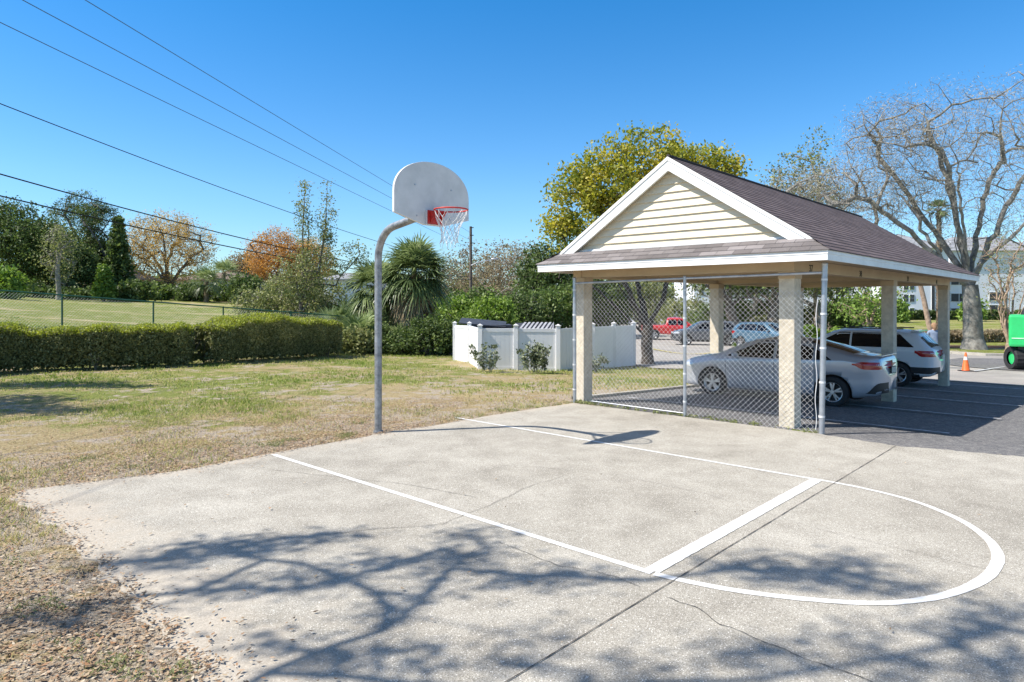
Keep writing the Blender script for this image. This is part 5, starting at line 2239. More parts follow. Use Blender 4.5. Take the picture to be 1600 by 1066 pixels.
# ------------------------------------------------------------------ HEDGES by the lawn
def hedge(name, label, pts, hts, width, seed, dens=3600, leafm=L_HEDG, topm=L_HTOP, gaps=False, lsize=.038):
    """clipped hedge: leaf shell over a rounded box, trunks inside"""
    r = np.random.default_rng(seed)
    pts = [np.array(p_, float) for p_ in pts]
    seg = [np.linalg.norm(b_ - a) for a, b_ in zip(pts[:-1], pts[1:])]
    Ltot = sum(seg)
    mid = pts[len(pts) // 2]
    root = thing(name, label, 'hedge', (mid[0], mid[1], gz(*mid)))

    def locate(s_):
        for i, L in enumerate(seg):
            if s_ <= L or i == len(seg) - 1:
                t = min(s_ / L, 1)
                d = (pts[i + 1] - pts[i]) / L
                return pts[i] + d * s_, np.array([-d[1], d[0]]), hts[i] + (hts[i + 1] - hts[i]) * t, d
            s_ -= L

    n = int(Ltot * dens)
    lump = [(r.uniform(0, Ltot), r.uniform(-1, 1), r.uniform(.25, .9), r.uniform(-.22, .26)) for _ in range(int(Ltot * 2.0))]
    cs, nn_, isT, keep = [], [], [], []
    for i in range(n):
        s_ = r.random() * Ltot
        p_, nv, h, d = locate(s_)
        ph = r.uniform(-.3, math.pi + .3)        # around the section
        face = r.random()
        amp = .05 * math.sin(s_ * 2.1 + seed) + .04 * math.sin(s_ * 5.3 + 1)
        for (ls, lo_, lw_, la) in lump:
            if abs(ls - s_) < lw_:
                amp += la * .5 * math.cos((s_ - ls) / lw_ * 1.57)
        endf = min(1, (min(s_, Ltot - s_) + .12) / .5) ** .5
        wv = width / 2 * (1 + amp) * endf
        hv = h * (1 + amp * .6) * (.8 + .2 * endf)
        if face < .42:
            o = r.uniform(-1, 1) * wv
            z = hv - .10 * (abs(o) / wv) ** 4 - abs(r.normal()) * .05
            top = 1
        else:
            sd = -1 if face < .85 else 1
            zt = r.random() ** .8
            o = sd * (wv * (1 - .16 * (1 - zt) ** 2 - .12 * zt ** 6) - abs(r.normal()) * .10)
            z = zt * hv * .97
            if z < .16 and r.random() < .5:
                continue
            top = 1 if zt > .90 else 0
        q = p_ + nv * o
        cs.append((q[0], q[1], gz(*p_) + z))
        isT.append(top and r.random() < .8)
    cs = np.array(cs)
    isT = np.array(isT, bool)
    for sel, m_, nm_ in ((~isT, leafm, 'foliage'), (isT, topm, 'top_foliage')):
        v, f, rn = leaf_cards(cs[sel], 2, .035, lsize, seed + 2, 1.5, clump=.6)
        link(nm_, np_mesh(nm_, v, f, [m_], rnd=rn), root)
    mb = MB()
    for i in range(int(Ltot * 1.6)):
        s_ = r.random() * Ltot
        p_, nv, h, d = locate(s_)
        b0 = np.array([*(p_ + nv * r.uniform(-.35, .35) * width), gz(*p_) - .05])
        for k in range(4):
            e_ = b0 + np.array([*(d * r.normal() * .22 + nv * r.normal() * .16 * width), h * r.uniform(.55, .9)])
            md = (b0 + e_) / 2 + r.normal(size=3) * .06
            mb.tube([b0, md, e_], [.022, .016, .007], 4, caps=False)
    mb.build('stems', M_BARK, root)
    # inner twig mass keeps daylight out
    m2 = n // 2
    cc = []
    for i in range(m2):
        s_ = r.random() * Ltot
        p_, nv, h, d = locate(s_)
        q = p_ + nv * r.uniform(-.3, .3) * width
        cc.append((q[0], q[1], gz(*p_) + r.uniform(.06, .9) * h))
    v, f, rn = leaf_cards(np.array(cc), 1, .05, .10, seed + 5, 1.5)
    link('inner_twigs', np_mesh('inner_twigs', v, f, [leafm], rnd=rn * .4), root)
    return root


h0 = np.array(G(-150, 596)[:2]); h1 = np.array(G(0, 583)[:2]); h2 = np.array(G(310, 571)[:2]); h3 = np.array(G(545, 556)[:2])
nb = np.array((-.5, .6)) * .9
hedge('clipped_hedge', 'long clipped dark green hedge with yellow green top at the left edge of the lawn', [h0 + nb, h1 + nb, h2 + nb], [1.40, 1.34, 1.30], 1.5, 21)
hedge('clipped_hedge', 'taller rounded right end of the clipped hedge with bright yellow green top', [h2 + nb + .3 * np.array((.8, .5)), (h2 + h3) / 2 + nb, h3 + nb - .4 * np.array((.8, .5))], [1.38, 1.45, 1.42], 1.7, 22)

# ------------------------------------------------------------------ PALMS, PALMETTOS, SHRUBS BEHIND THE LAWN
palm('sabal_palm', 'cabbage palm with drooping fan fronds and rough trunk behind the hoop post', at(648, 32.5), 3.75, 84, 2.15, 31, 30, .27, el_range=(-.5, 1.5))
palm('sabal_palm', 'smaller cabbage palm leaning left beside the large one with hanging dead fronds', at(612, 34), 3.1, 54, 1.95, 32, 26, .22, lean=(-.8, 0))
for i, (px, Y, fl, nf) in enumerate(((560, 31.5, 1.9, 20), (585, 33, 2.3, 22), (545, 33.5, 2.0, 18), (520, 33, 1.8, 16), (622, 31.5, 1.5, 14), (690, 31.5, 1.5, 14), (535, 36, 2.6, 20), (600, 36, 2.4, 18))):
    palm('saw_palmetto', 'low fan palm clump %s' % ('at the end of the hedge', 'left of the hoop post', 'behind the right end of the hedge', 'partly hidden behind the hedge top', 'at the foot of the large cabbage palm', 'right of the large palm trunk by the bins', 'farther back behind the hedge end', 'farther back left of the palms')[i], at(px, Y), .25, nf, fl, 40 + i, 4, .1, group='palmetto clumps behind the lawn', el_range=(.1, 1.45), cat='palmetto')
r_ = np.random.default_rng(77)
shr = [(575, 31, 1.0, 1.0, L_OAK, 'dark leafy shrub between the hedge end and the hoop post'),
       (625, 30.5, 1.1, .9, L_OAK, 'dark shrub under the large palm with orange flags at its foot'),
       (672, 30.3, 1.2, 1.5, L_OAK, 'dense dark vine covered shrub right of the palm trunk'),
       (700, 31, 1.0, 1.4, L_MID, 'green shrub behind the left corner of the vinyl enclosure'),
       (548, 29.5, .8, .9, L_OLV, 'small olive shrub touching the end of the hedge')]
for i, (px, Y, w2, h2_, lm, lb) in enumerate(shr):
    bush('shrub', lb, at(px, Y), [(0, 0, h2_ * .55, w2, w2 * .8, h2_ * .6), (.5, 0, h2_ * .7, w2 * .6, w2 * .5, h2_ * .5)], lm, 60 + i, 3600, .085, clumps=130, sigma=.15)
# olive thicket behind the green fence
for i, (px, Y, w2, h2_, lb) in enumerate(((400, 34, 1.1, 2.0, 'pale olive bush behind the green fence left of the sparse tree'), (432, 35, 1.3, 2.6, 'taller olive bush at the foot of the sparse tree'), (480, 34.5, 1.3, 2.6, 'wide olive bush right of the sparse tree behind the hedge'), (515, 36, 1.2, 2.6, 'olive bush next to the palmettos'))):
    tree('bush', lb, at(px, Y), .5, [(0, 0, h2_ * .6, w2, w2 * .8, h2_ * .55)], .07, L_OLV, M_BARKP, 70 + i, 6, 30, 120, 17, .075, .20, step=.3, cat='bush')
b_ = at(470, 34)
tree('sparse_tree', 'thin leafed tree with two open wispy spires behind the hedge', b_, 1.6, [(-.1, 0, 3.0, 1.4, 1.0, 1.5, 1), (.8, 0, 3.2, 1.5, 1.0, 1.3, 1), (.15, 0, 5.6, .42, .35, 2.2, .75), (1.25, 0, 5.5, .45, .35, 2.3, .75), (2.6, 0, 4.1, .9, .5, .6, .3)], .12, L_OLV, M_BARK, 81, 4, 50, 330, 17, .062, .15, rt=.007, step=.3, wig=.05, paths=([(b_[0] + .1, 34, b_[2] + 3), (b_[0] + .1, 34, b_[2] + 5.5), (b_[0] + .25, 34, b_[2] + 7.7)], [(b_[0] + .9, 34, b_[2] + 3.2), (b_[0] + 1.25, 34, b_[2] + 5.5), (b_[0] + 1.35, 34, b_[2] + 7.8)]))

# brush and trees between palm and carport
mid = [
    ('leafless_thicket', 'grey brown half bare tree rising behind the utility pole', 770, 74, 6.4, 9.6, L_BRN, M_BARKP, 'tree', .10),
    ('leafless_thicket', 'brownish bare topped tree left of the yellow maple', 815, 70, 5.2, 9.2, L_BRN, M_BARKP, 'tree', .10),
    ('leafless_thicket', 'pale brown thin tree just right of the palm crown', 722, 76, 5, 7.8, L_OLV, M_BARKP, 'tree', .10),
    ('evergreen_tree', 'dark green tree tucked beneath the left side of the yellow maple', 866, 55, 3.4, 7.6, L_OAK, M_BARKD, 'tree', .12),
    ('evergreen_tree', 'dark evergreen seen through the fence beside the left front column', 938, 60, 3.0, 5.4, L_OAK, M_BARKD, 'tree', .12),
    ('evergreen_tree', 'mid green tree behind the maple trunk and carport', 1000, 80, 5.0, 6.5, L_OLV, M_BARK, 'tree', .15),
]
for i, (nm_, lb, px, Y, w2, h2_, lm, bk, ct, ls) in enumerate(mid):
    tree(nm_, lb, at(px, Y), h2_ * .22, [(0, 0, h2_ * .55, w2, w2 * .8, h2_ * .45), (-w2 * .4, 0, h2_ * .7, w2 * .5, w2 * .5, h2_ * .3), (w2 * .3, 0, h2_ * .75, w2 * .4, w2 * .4, h2_ * .27)], .2, lm, bk, 90 + i, 8, 70, 420, 22 if lm is L_OAK else 13, ls * 1.35, .42, rt=.014, step=.6, cat=ct)
grn = [(735, 44, 2.2, 3.4, L_MID, 'mid green bushy tree at the foot of the utility pole'), (765, 40, 1.6, 2.6, L_BRT, 'yellow green bush with pale twisted stems above the bins'), (800, 42, 2.0, 3.0, L_OAK, 'dark green bush behind the brick pillar'), (835, 44, 2.0, 3.2, L_MID, 'green bush above the blue portable toilet'), (872, 46, 2.2, 3.6, L_MID, 'green leafy tree just left of the carport fence post'), (706, 42, 1.8, 2.8, L_BRT, 'bright green bush left of the utility pole')]
for i, (px, Y, w2, h2_, lm, lb) in enumerate(grn):
    tree('bush', lb, at(px, Y), .6, [(0, 0, h2_ * .55, w2, w2 * .8, h2_ * .5), (w2 * .4, 0, h2_ * .8, w2 * .5, w2 * .5, h2_ * .3)], .1, lm, M_BARKP, 110 + i, 7, 40, 230, 26, .12, .26, step=.4, cat='bush')
palm('sabal_palm', 'young palm with arching fronds right of the utility pole', at(752, 46), 1.4, 26, 2.6, 131, 0, .2)

# --- yellow maple behind the carport (forked trunk seen through the fence)
mb_ = at(1012, 27.2)
s_ = 27.2 / F_PX
def lob(px, py, w_, h_, wt=None, yy=0, base=mb_, Y=27.2):
    k = Y / F_PX
    r3 = (AT(px, Y) - base[0], yy, ZH(py, Y) - base[2], w_ * k, min(w_, h_) * k * 1.0, h_ * k)
    return r3 + ((wt,) if wt else ())
tree('maple_tree', 'maple with yellow green autumn crown and dark forked trunk behind the carport', mb_, 1.5,
     [lob(900, 320, 55, 62), lob(960, 280, 60, 60), lob(1020, 250, 60, 55), lob(1085, 262, 50, 42), lob(1120, 262, 38, 36), lob(880, 360, 35, 35), lob(1010, 330, 90, 50, 1.5), lob(1100, 310, 70, 40, .8)],
     .23, L_YEL, M_BARKD, 141, 8, 40, 165, 95, .09, .24, rt=.012, step=.35, clump=.55)

# --- big bare oak on the right
M_BARKO = mat('lichen_grey_oak_bark', (.30, .285, .255), (.12, .112, .10), 3, .95, bmp=1.0, bscale=14, detail=8)
ob_ = at(1522, 44.0)
L_TWIG = leafmat('bare_twig_leaf', [(.16, .13, .10), (.30, .27, .21), (.42, .39, .32), (.40, .37, .24)], .8, .1)
def lo2(px, py, w_, h_, wt=None):
    return lob(px, py, w_, h_, wt, 0, ob_, 44.0)
oak_l = [lo2(1480, 215, 115, 90, 6), lo2(1570, 190, 90, 80, 5), lo2(1400, 265, 110, 75, 8), lo2(1330, 310, 100, 60, 7), lo2(1500, 320, 120, 70, 5), lo2(1610, 300, 70, 110, 4), lo2(1390, 205, 75, 55, 5), lo2(1260, 300, 65, 45, 3.5)]
tree('oak_tree', 'huge spreading nearly leafless oak with pale grey trunk on the right lawn', ob_, 4.6, oak_l,   .62, L_TWIG, M_BARKO, 151, 13, 320, 4200, 10, .024, .34, rt=.0085, rcap=.15, step=.55, wig=.14, aspect=9, clump=.3, lean=(-.3, 0))

# wispy trees above the roof and trunks seen through the carport
b_ = at(1250, 55)
def lo3(px, py, w_, h_, wt=None, Y=55, base=None):
    return lob(px, py, w_, h_, wt, 0, base or b_, Y)
tree('wispy_tree', 'thin airy tree with sparse olive leaves rising above the carport roof', b_, 5.5, [lo3(1250, 275, 50, 40), lo3(1275, 235, 22, 40), lo3(1210, 290, 35, 30), lo3(1270, 320, 70, 40)], .28, L_OLV, M_BARKP, 161, 7, 60, 330, 11, .13, .33, rt=.014, step=.6)
trk = [(1150, 60, .45, -1.0, 'live oak trunk framed between the two left columns of the carport'), (1172, 66, .35, .8, 'leaning live oak just right of the back left column'), (1205, 58, .5, .5, 'thick live oak above the teal van'), (1283, 62, .45, -.4, 'live oak with split trunk between the right columns'), (1298, 70, .3, .4, 'slimmer live oak beside the split trunk'), (1128, 75, .35, .6, 'live oak farther back left of the column')]
for i, (px, Y, r0, ln, lb) in enumerate(trk):
    tree('live_oak', lb, at(px, Y), 2.6, [(0, 0, 5.6, 4.5, 3.5, 2.0), (ln * 2, 0, 6.5, 3.0, 3, 2.0)], r0, L_OLV if i % 2 else L_OAK, M_BARKP if i % 2 else M_BARK, 170 + i, 6, 50, 240, 13, .17, .45, rt=.015, step=.7, lean=(ln * .6, 0), wig=.3, group='live oaks beyond the carport')
b_ = at(1413, 34)
tree('small_tree', 'small dark bare tree with forked stem behind the white car', at(1357, 38), 1.0, [(0, 0, 2.6, 1.8, 1.2, 1.0), (1.0, 0, 3.4, 1.2, .8, .6)], .12, L_BRT, M_BARKT, 181, 5, 25, 90, 12, .10, .25, step=.35)
# leaning tan palm trunk
x0, Y_ = AT(1458, 40), 40
pt_ = thing('leaning_trunk', 'tall leaning tan trunk standing behind the white utility car', 'tree', (x0, Y_, gz(x0, Y_)))
mb = MB()
pp = [(AT(px, Y_), Y_, ZH(py, Y_)) for px, py in ((1459, 550), (1457, 530), (1450, 500), (1444, 470), (1438, 445), (1434, 420), (1432, 404), (1431, 397), (1431, 392))]
pp[0] = (pp[0][0], Y_, gz(x0, Y_) - .1)
mb.tube(pp, [.21, .17, .15, .14, .13, .125, .12, .11, .1], 12)
mb.build('trunk', M_BARKT, pt_)
palm('sabal_palm', 'tall thin palm trunk with a small green tuft rising inside the bare oak crown', at(1467, 58), 11.2, 16, 1.3, 185, 0, .17, cat='palm')
# crape myrtle, many stems
b_ = at(1576, 41.5)
tree('crape_myrtle', 'slender many stemmed tan tree right of the oak trunk', b_, .7, [lob(1578, 440, 38, 40, None, 0, b_, 41.5), lob(1575, 400, 45, 45, None, 0, b_, 41.5), lob(1560, 470, 22, 20, None, 0, b_, 41.5)], .20, L_OLV, M_BARKT, 191, 12, 70, 330, 3, .06, .2, rt=.010, rcap=.06, step=.4)

# ------------------------------------------------------------------ LEFT BACKGROUND
def big(name, label, px, Y, ptop, wpx, lm, bk, seed, r0=.35, leaves=22, ls=.22, fine=420, forkf=.28, sigma=.55, lobes=None, base_py=None, fullness=.42, sec=70, rt=.018, cat='tree'):
    b_ = at(px, Y)
    H_ = ZH(ptop, Y) - b_[2]
    w2 = wpx / 2 * Y / F_PX
    if lobes is None:
        lobes = [(0, 0, H_ * (1 - fullness), w2, w2 * .8, H_ * fullness), (-w2 * .45, 0, H_ * .6, w2 * .55, w2 * .5, H_ * .28), (w2 * .45, 0, H_ * .62, w2 * .55, w2 * .5, H_ * .26), (0, 0, H_ * .8, w2 * .5, w2 * .5, H_ * .2)]
    return tree(name, label, b_, H_ * forkf, lobes, r0, lm, bk, seed, 8, sec, fine, leaves, ls, sigma, rt=rt, step=.8, wig=.25, cat=cat)


big('oak_tree', 'broad dark oak at the far left edge of the field', 20, 72, 320, 150, L_OAK, M_BARKD, 201, .5, 60, .15, 340, .25)
big('oak_tree', 'dense dark green oak left of the tall pine', 78, 78, 352, 80, L_OAK, M_BARKD, 202, .4, 60, .15, 260, .22)
big('slender_tree', 'slender pale trunk tree in front of the dark oaks', 92, 66, 345, 55, L_OLV, M_BARKP, 203, .22, 8, .12, 150, .55)
big('oak_tree', 'dense dark tree low between the pine and the conifer', 150, 82, 372, 80, L_OAK, M_BARKD, 204, .4, 56, .15, 240, .2)
big('oak_tree', 'dark rounded tree in front of the house roofs', 118, 74, 385, 60, L_OAK, M_BARKD, 205, .3, 50, .15, 200, .2)
# tall pine
b_ = at(136, 84)
def lp(px, py, w_, h_): return lob(px, py, w_, h_, None, 0, b_, 84)
tree('pine_tree', 'tall open crowned pine rising above the dark oaks', b_, 5.5, [lp(128, 312, 34, 15), lp(160, 328, 26, 14), lp(100, 330, 28, 14), lp(135, 335, 45, 18), lp(175, 345, 22, 10), lp(120, 365, 40, 12)], .35, L_PINE, M_BARK, 211, 9, 40, 190, 26, .085, .33, rt=.02, step=.8, aspect=3.6)
b_ = at(178, 80)
tree('pine_tree', 'second slim pine right of the tall one', b_, 4.0, [lp(168, 350, 20, 22), lp(178, 385, 18, 25)], .22, L_PINE, M_BARK, 212, 7, 30, 110, 26, .085, .32, rt=.02, step=.8, aspect=3.6)


def conifer(name, label, px, Y, ptop, wpx, lm, seed, tiers=14, ls=.2):
    b_ = at(px, Y)
    root = thing(name, label, 'conifer', b_)
    H_ = ZH(ptop, Y) - b_[2]
    w2 = wpx / 2 * Y / F_PX
    r = np.random.default_rng(seed)
    mb = MB()
    mb.tube([(b_[0], b_[1], b_[2] - .1), (b_[0], b_[1], b_[2] + H_)], [.18, .02], 8)
    cs = []
    for i in range(tiers):
        t = (i + .3) / tiers
        rr3 = w2 * (1 - t) ** .8 + .08
        z = b_[2] + H_ * (.08 + .92 * t)
        nb_ = 9
        for k in range(nb_):
            a = 6.283 * k / nb_ + i * .7 + r.uniform(-.2, .2)
            Lb = rr3 * r.uniform(.75, 1.15)
            e_ = (b_[0] + math.cos(a) * Lb, b_[1] + math.sin(a) * Lb, z + .12 * Lb)
            mb.tube([(b_[0], b_[1], z), e_], [.03, .008], 3, caps=False)
            for j in range(5):
                f_ = .25 + .75 * j / 4
                cs.append((b_[0] + math.cos(a) * Lb * f_, b_[1] + math.sin(a) * Lb * f_, z + .12 * Lb * f_))
    mb.build('trunk', M_BARKD, root)
    v, f, rn = leaf_cards(np.array(cs), 14, .10 + w2 * .05, ls, seed, 2.4)
    link('needles', np_mesh('needles', v, f, [lm], rnd=rn), root)


conifer('conifer', 'dark tiered conifer with a narrow pointed top left of the orange tree', 185, 76, 338, 44, L_OAK, 221)
conifer('conifer', 'small bright green pointed conifer in front of the house', 162, 68, 416, 30, L_BRT, 222, 12, .14)
big('autumn_tree', 'wide orange tan autumn tree with a fan of bare limbs', 263, 86, 330, 150, L_ORG, M_BARK, 231, .45, 26, .11, 620, .18, .42, fullness=.45, sec=110)
big('autumn_tree', 'rust orange tree behind the olive bushes and sparse tree', 432, 98, 358, 95, L_ORG2, M_BARK, 232, .4, 34, .13, 340, .25, .5)
big('autumn_tree', 'paler orange tree partly hidden right of the rust orange one', 485, 100, 372, 80, L_ORG, M_BARK, 233, .35, 30, .13, 260, .25, .5)
big('autumn_tree', 'distant low tan tree between the two orange trees', 385, 105, 395, 70, L_BRN, M_BARK, 234, .3, 18, .2, 240, .3, .5)
low = [(8, 60, 1.6, 2.6, L_BRT, 'bright yellow green shrub at the far left edge'), (215, 70, 2.0, 2.0, L_OAK, 'dark shrub under the left side of the orange tree'), (245, 76, 1.8, 1.6, L_MID, 'green shrub before the dark wooden fence'), (300, 75, 1.7, 1.8, L_OAK, 'dark shrub beneath the right side of the orange tree'), (385, 72, 2.2, 3.0, L_OAK, 'round dark shrub left of the olive bushes'), (352, 77, 1.2, 1.5, L_MID, 'green shrub in front of the pale house wall'), (112, 70, 2.8, 1.0, L_OAK, 'low dark shrub row at the edge of the field'), (60, 70, 2.6, .9, L_OAK, 'low clipped shrubs under the left oaks'), (190, 70, 1.6, 1.1, L_OAK, 'low dark shrub right of the bright conifer')]
for i, (px, Y, w2, h2_, lm, lb) in enumerate(low):
    bush('shrub', lb, at(px, Y), [(0, 0, h2_ * .5, w2, w2 * .7, h2_ * .55)], lm, 240 + i, 2200, .2, clumps=110, sigma=.3)
palm('garden_palm', 'small palm in front of the far houses right of the orange tree', at(322, 73), 2.2, 24, 2.2, 251, 0, .18, group='palms by the far houses')
palm('garden_palm', 'yellowish palm behind the dark shrub near the rust orange tree', at(350, 82), 3.2, 22, 2.6, 252, 0, .18, group='palms by the far houses')
palm('garden_palm', 'small palm before the house left of the bright conifer', at(102, 72), 2.6, 20, 1.8, 253, 0, .16, group='palms by the far houses')


# ------------------------------------------------------------------ HOUSES AND BUILDINGS
def house(name, label, pxl, pxr, Y, py_eave, py_ridge, depth=8, wallm=M_BRICK, roofm=M_SHRF, wins=()):
    xl, xr = AT(pxl, Y), AT(pxr, Y)
    zb_ = gz((xl + xr) / 2, Y) - .3
    ze, zr_ = ZH(py_eave, Y), ZH(py_ridge, Y)
    root = thing(name, label, 'house', ((xl + xr) / 2, Y, zb_))
    mb = MB()
    mb.box(xl + .4, xr - .4, Y, Y + depth, zb_, ze - .02)
    mb.build('wall', wallm, root)
    mb = MB()
    i_ = min((xr - xl) * .28, depth * .5)
    vs = [(xl, Y - .5, ze), (xr, Y - .5, ze), (xr, Y + depth + .5, ze), (xl, Y + depth + .5, ze), (xl + i_, Y + depth / 2, zr_), (xr - i_, Y + depth / 2, zr_),
          (xl, Y - .5, ze - .18), (xr, Y - .5, ze - .18), (xr, Y + depth + .5, ze - .18), (xl, Y + depth + .5, ze - .18)]
    mb.add(vs, [(0, 1, 5, 4), (1, 2, 5), (2, 3, 4, 5), (3, 0, 4), (6, 7, 1, 0), (7, 8, 2, 1), (8, 9, 3, 2), (9, 6, 0, 3), (9, 8, 7, 6)])
    mb.build('roof', roofm, root)
    for a, b_, c_, d_ in wins:
        mb = MB()
        mb.box(AT(a, Y), AT(b_, Y), Y - .06, Y - .003, ZH(d_, Y), ZH(c_, Y))
        wf2 = mb.build('window', M_FASC, root)
        mb = MB()
        mb.box(AT(a, Y) + .08, AT(b_, Y) - .08, Y - .075, Y - .061, ZH(d_, Y) + .08, ZH(c_, Y) - .08)
        mb.build('pane', M_BWIN, wf2)
    return root


house('house', 'low house with brown hipped roof behind the pine trunks', 66, 140, 88, 434, 415, 10, wins=((75, 88, 440, 448), (104, 116, 440, 448)))
house('house', 'low house with brown roof behind the bright conifer', 150, 196, 92, 434, 420, 9, wins=((170, 180, 438, 446),))
house('house', 'pale low house seen right of the orange tree', 270, 385, 92, 437, 424, 9, wallm=M_BWALL, wins=((340, 352, 442, 450), (362, 370, 442, 450)))
house('house', 'brown roofed house behind the palm and wooden fence', 690, 775, 75, 456, 440, 8, wins=((700, 712, 460, 468),))
house('house', 'pale roofed house behind the sparse tree', 500, 600, 80, 436, 424, 8, wallm=M_BWALL, roofm=M_GROOF, wins=((540, 552, 440, 450),))


def boardfence(name, label, p0, p1, h, m):
    p0, p1 = np.array(p0[:2]), np.array(p1[:2])
    L = np.linalg.norm(p1 - p0)
    d = (p1 - p0) / L
    nn = np.array([-d[1], d[0]])
    mid_ = (p0 + p1) / 2
    root = thing(name, label, 'fence', (mid_[0], mid_[1], gz(*mid_)))
    n = int(L / .16)
    mb = MB()
    r = random.Random(n)
    for i in range(n):
        a = p0 + d * (L * i / n + .006)
        b_ = p0 + d * (L * (i + 1) / n - .006)
        z = gz(*a)
        mb.prism([tuple(a - nn * .012), tuple(b_ - nn * .012), tuple(b_ + nn * .012), tuple(a + nn * .012)], z - .1, z + h + r.uniform(-.03, .03))
    mb.build('boards', m, root)
    for i in range(0, n, 15):
        a = p0 + d * L * i / n + nn * .07
        mb = MB()
        mb.prism([tuple(a - .05), (a[0] + .05, a[1] - .05), tuple(a + .05), (a[0] - .05, a[1] + .05)], gz(*a) - .1, gz(*a) + h + .02)
        mb.build('post', m, root)


boardfence('wooden_fence', 'long dark wooden fence beneath the orange tree', at(198, 78), at(385, 82), 1.35, M_WOOD)
boardfence('wooden_fence', 'grey wooden fence between the palm and the brown roofed house', at(640, 60), at(720, 62), 1.9, M_GREYW)


def apartment(name, label, px0, px1, Y, py_top, rows, cols_, py_base, porch=(), rowh=21.5, depth=14):
    """white lapped apartment block; windows in pairs; screened porches"""
    x0, x1 = AT(px0, Y), AT(px1, Y)
    zb_ = ZH(py_base, Y) - 1.5
    zt_ = ZH(py_top, Y)
    root = thing(name, label, 'building', ((x0 + x1) / 2, Y, zb_))
    mb = MB()
    mb.box(x0, x1, Y, Y + depth, zb_, zt_)
    mb.build('wall', M_BWALL, root)
    mb = MB()
    o = .8
    vs = [(x0 - o, Y - o, zt_), (x1 + o, Y - o, zt_), (x1 + o, Y + depth + o, zt_), (x0 - o, Y + depth + o, zt_), (x0 + 5, Y + depth / 2, zt_ + 3.2), (x1 - 5, Y + depth / 2, zt_ + 3.2)]
    mb.add(vs, [(0, 1, 5, 4), (1, 2, 5), (2, 3, 4, 5), (3, 0, 4), (3, 2, 1, 0)])
    mb.build('roof', M_GROOF, root)
    k = Y / F_PX
    for py in rows:
        for px in cols_:
            wx = AT(px, Y)
            mb = MB()
            mb.box(wx, wx + 7.6 * k, Y - .07, Y - .004, ZH(py + 6, Y), ZH(py - 6, Y))
            fr_ = mb.build('window', M_FASC, root)
            for i in range(2):
                for j in range(2):
                    mb = MB()
                    mb.box(wx + (.4 + 3.5 * i) * k, wx + (3.4 + 3.5 * i + .3) * k, Y - .085, Y - .071, ZH(py + 5.6 - 5.7 * j, Y), ZH(py + .3 - 5.7 * j, Y))
                    mb.build('pane', M_BWIN, fr_)
    for (a, b_, lo, hi) in porch:
        mb = MB()
        mb.box(AT(a, Y), AT(b_, Y), Y - .10, Y - .004, ZH(lo, Y), ZH(hi, Y))
        fr_ = mb.build('porch', M_FASC, root)
        w_ = (AT(b_, Y) - AT(a, Y))
        for i in range(2):
            mb = MB()
            mb.box(AT(a, Y) + w_ * (.03 + .49 * i), AT(a, Y) + w_ * (.48 + .49 * i), Y - .13, Y - .101, ZH(lo, Y) + (ZH(hi, Y) - ZH(lo, Y)) * .06, ZH(hi, Y) - .12)
            mb.build('screen', M_SCREEN, fr_)
    return root


apartment('apartment_building', 'white apartment building seen between the right columns with paired windows', 1396, 1482, 118, 388, (447, 466, 487), (1411.5, 1421), 497, porch=((1455, 1460, 497, 440),))
apartment('apartment_building', 'white apartment building with dark screened porches right of the far column', 1484.5, 1640, 122, 392, (), (), 500, porch=((1485, 1511, 499, 481), (1485, 1511, 472, 458), (1485, 1511, 446, 432), (1545, 1572, 495, 476), (1545, 1572, 470, 456), (1600, 1630, 495, 476)))
apartment('apartment_building', 'pale blue grey apartment building behind the live oaks left of the near column', 1085, 1215, 112, 405, (455, 478), (1092, 1108, 1135, 1160, 1190), 500, porch=((1118, 1130, 498, 470),))
apartment('apartment_building', 'pale apartment building behind the near column and hedge', 1225, 1375, 125, 400, (455, 478), (1262, 1275, 1305, 1320, 1350), 500)
Yk = 90
b_ = at(980, Yk)
gz_ = thing('garage_block', 'long low white garage wall far back across the lot', 'building', b_)
mb = MB()
mb.box(AT(962, Yk), AT(1060, Yk), Yk, Yk + 6, b_[2] - .3, ZH(473, Yk))
mb.build('wall', M_BWALL, gz_)
mb = MB()
mb.box(AT(960, Yk), AT(1062, Yk), Yk - .4, Yk + 6.4, ZH(473, Yk) + .003, ZH(471, Yk))
mb.build('roof', M_GROOF, gz_)
for k in range(4):
    mb = MB()
    mb.box(AT(968 + 23 * k, Yk), AT(982 + 23 * k, Yk), Yk - .05, Yk - .003, b_[2], ZH(477, Yk))
    mb.build('garage_door', M_SCREEN, gz_)

for i, (px, Y, w2, h2_, lm, lb) in enumerate(((1125, 62, 3.0, 3.0, L_MID, 'green bushes filling the gap left of the back left column'), (1180, 68, 3.4, 3.4, L_OAK, 'dark bushes behind the teal van'), (1235, 64, 3.2, 2.6, L_OLV, 'olive bushes hidden behind the near column'), (1335, 66, 3.0, 3.6, L_MID, 'rounded green bush left of the middle right column'), (1300, 72, 3.0, 3.0, L_OLV, 'olive bush behind the split oak trunks'), (1065, 76, 4.0, 3.2, L_OLV, 'olive bushes beyond the red pickup'))):
    bush('shrub', lb, at(px, Y), [(0, 0, h2_ * .5, w2, w2 * .6, h2_ * .5), (w2 * .4, 0, h2_ * .75, w2 * .5, w2 * .4, h2_ * .35)], lm, 330 + i, 5200, .16, clumps=170, sigma=.3)
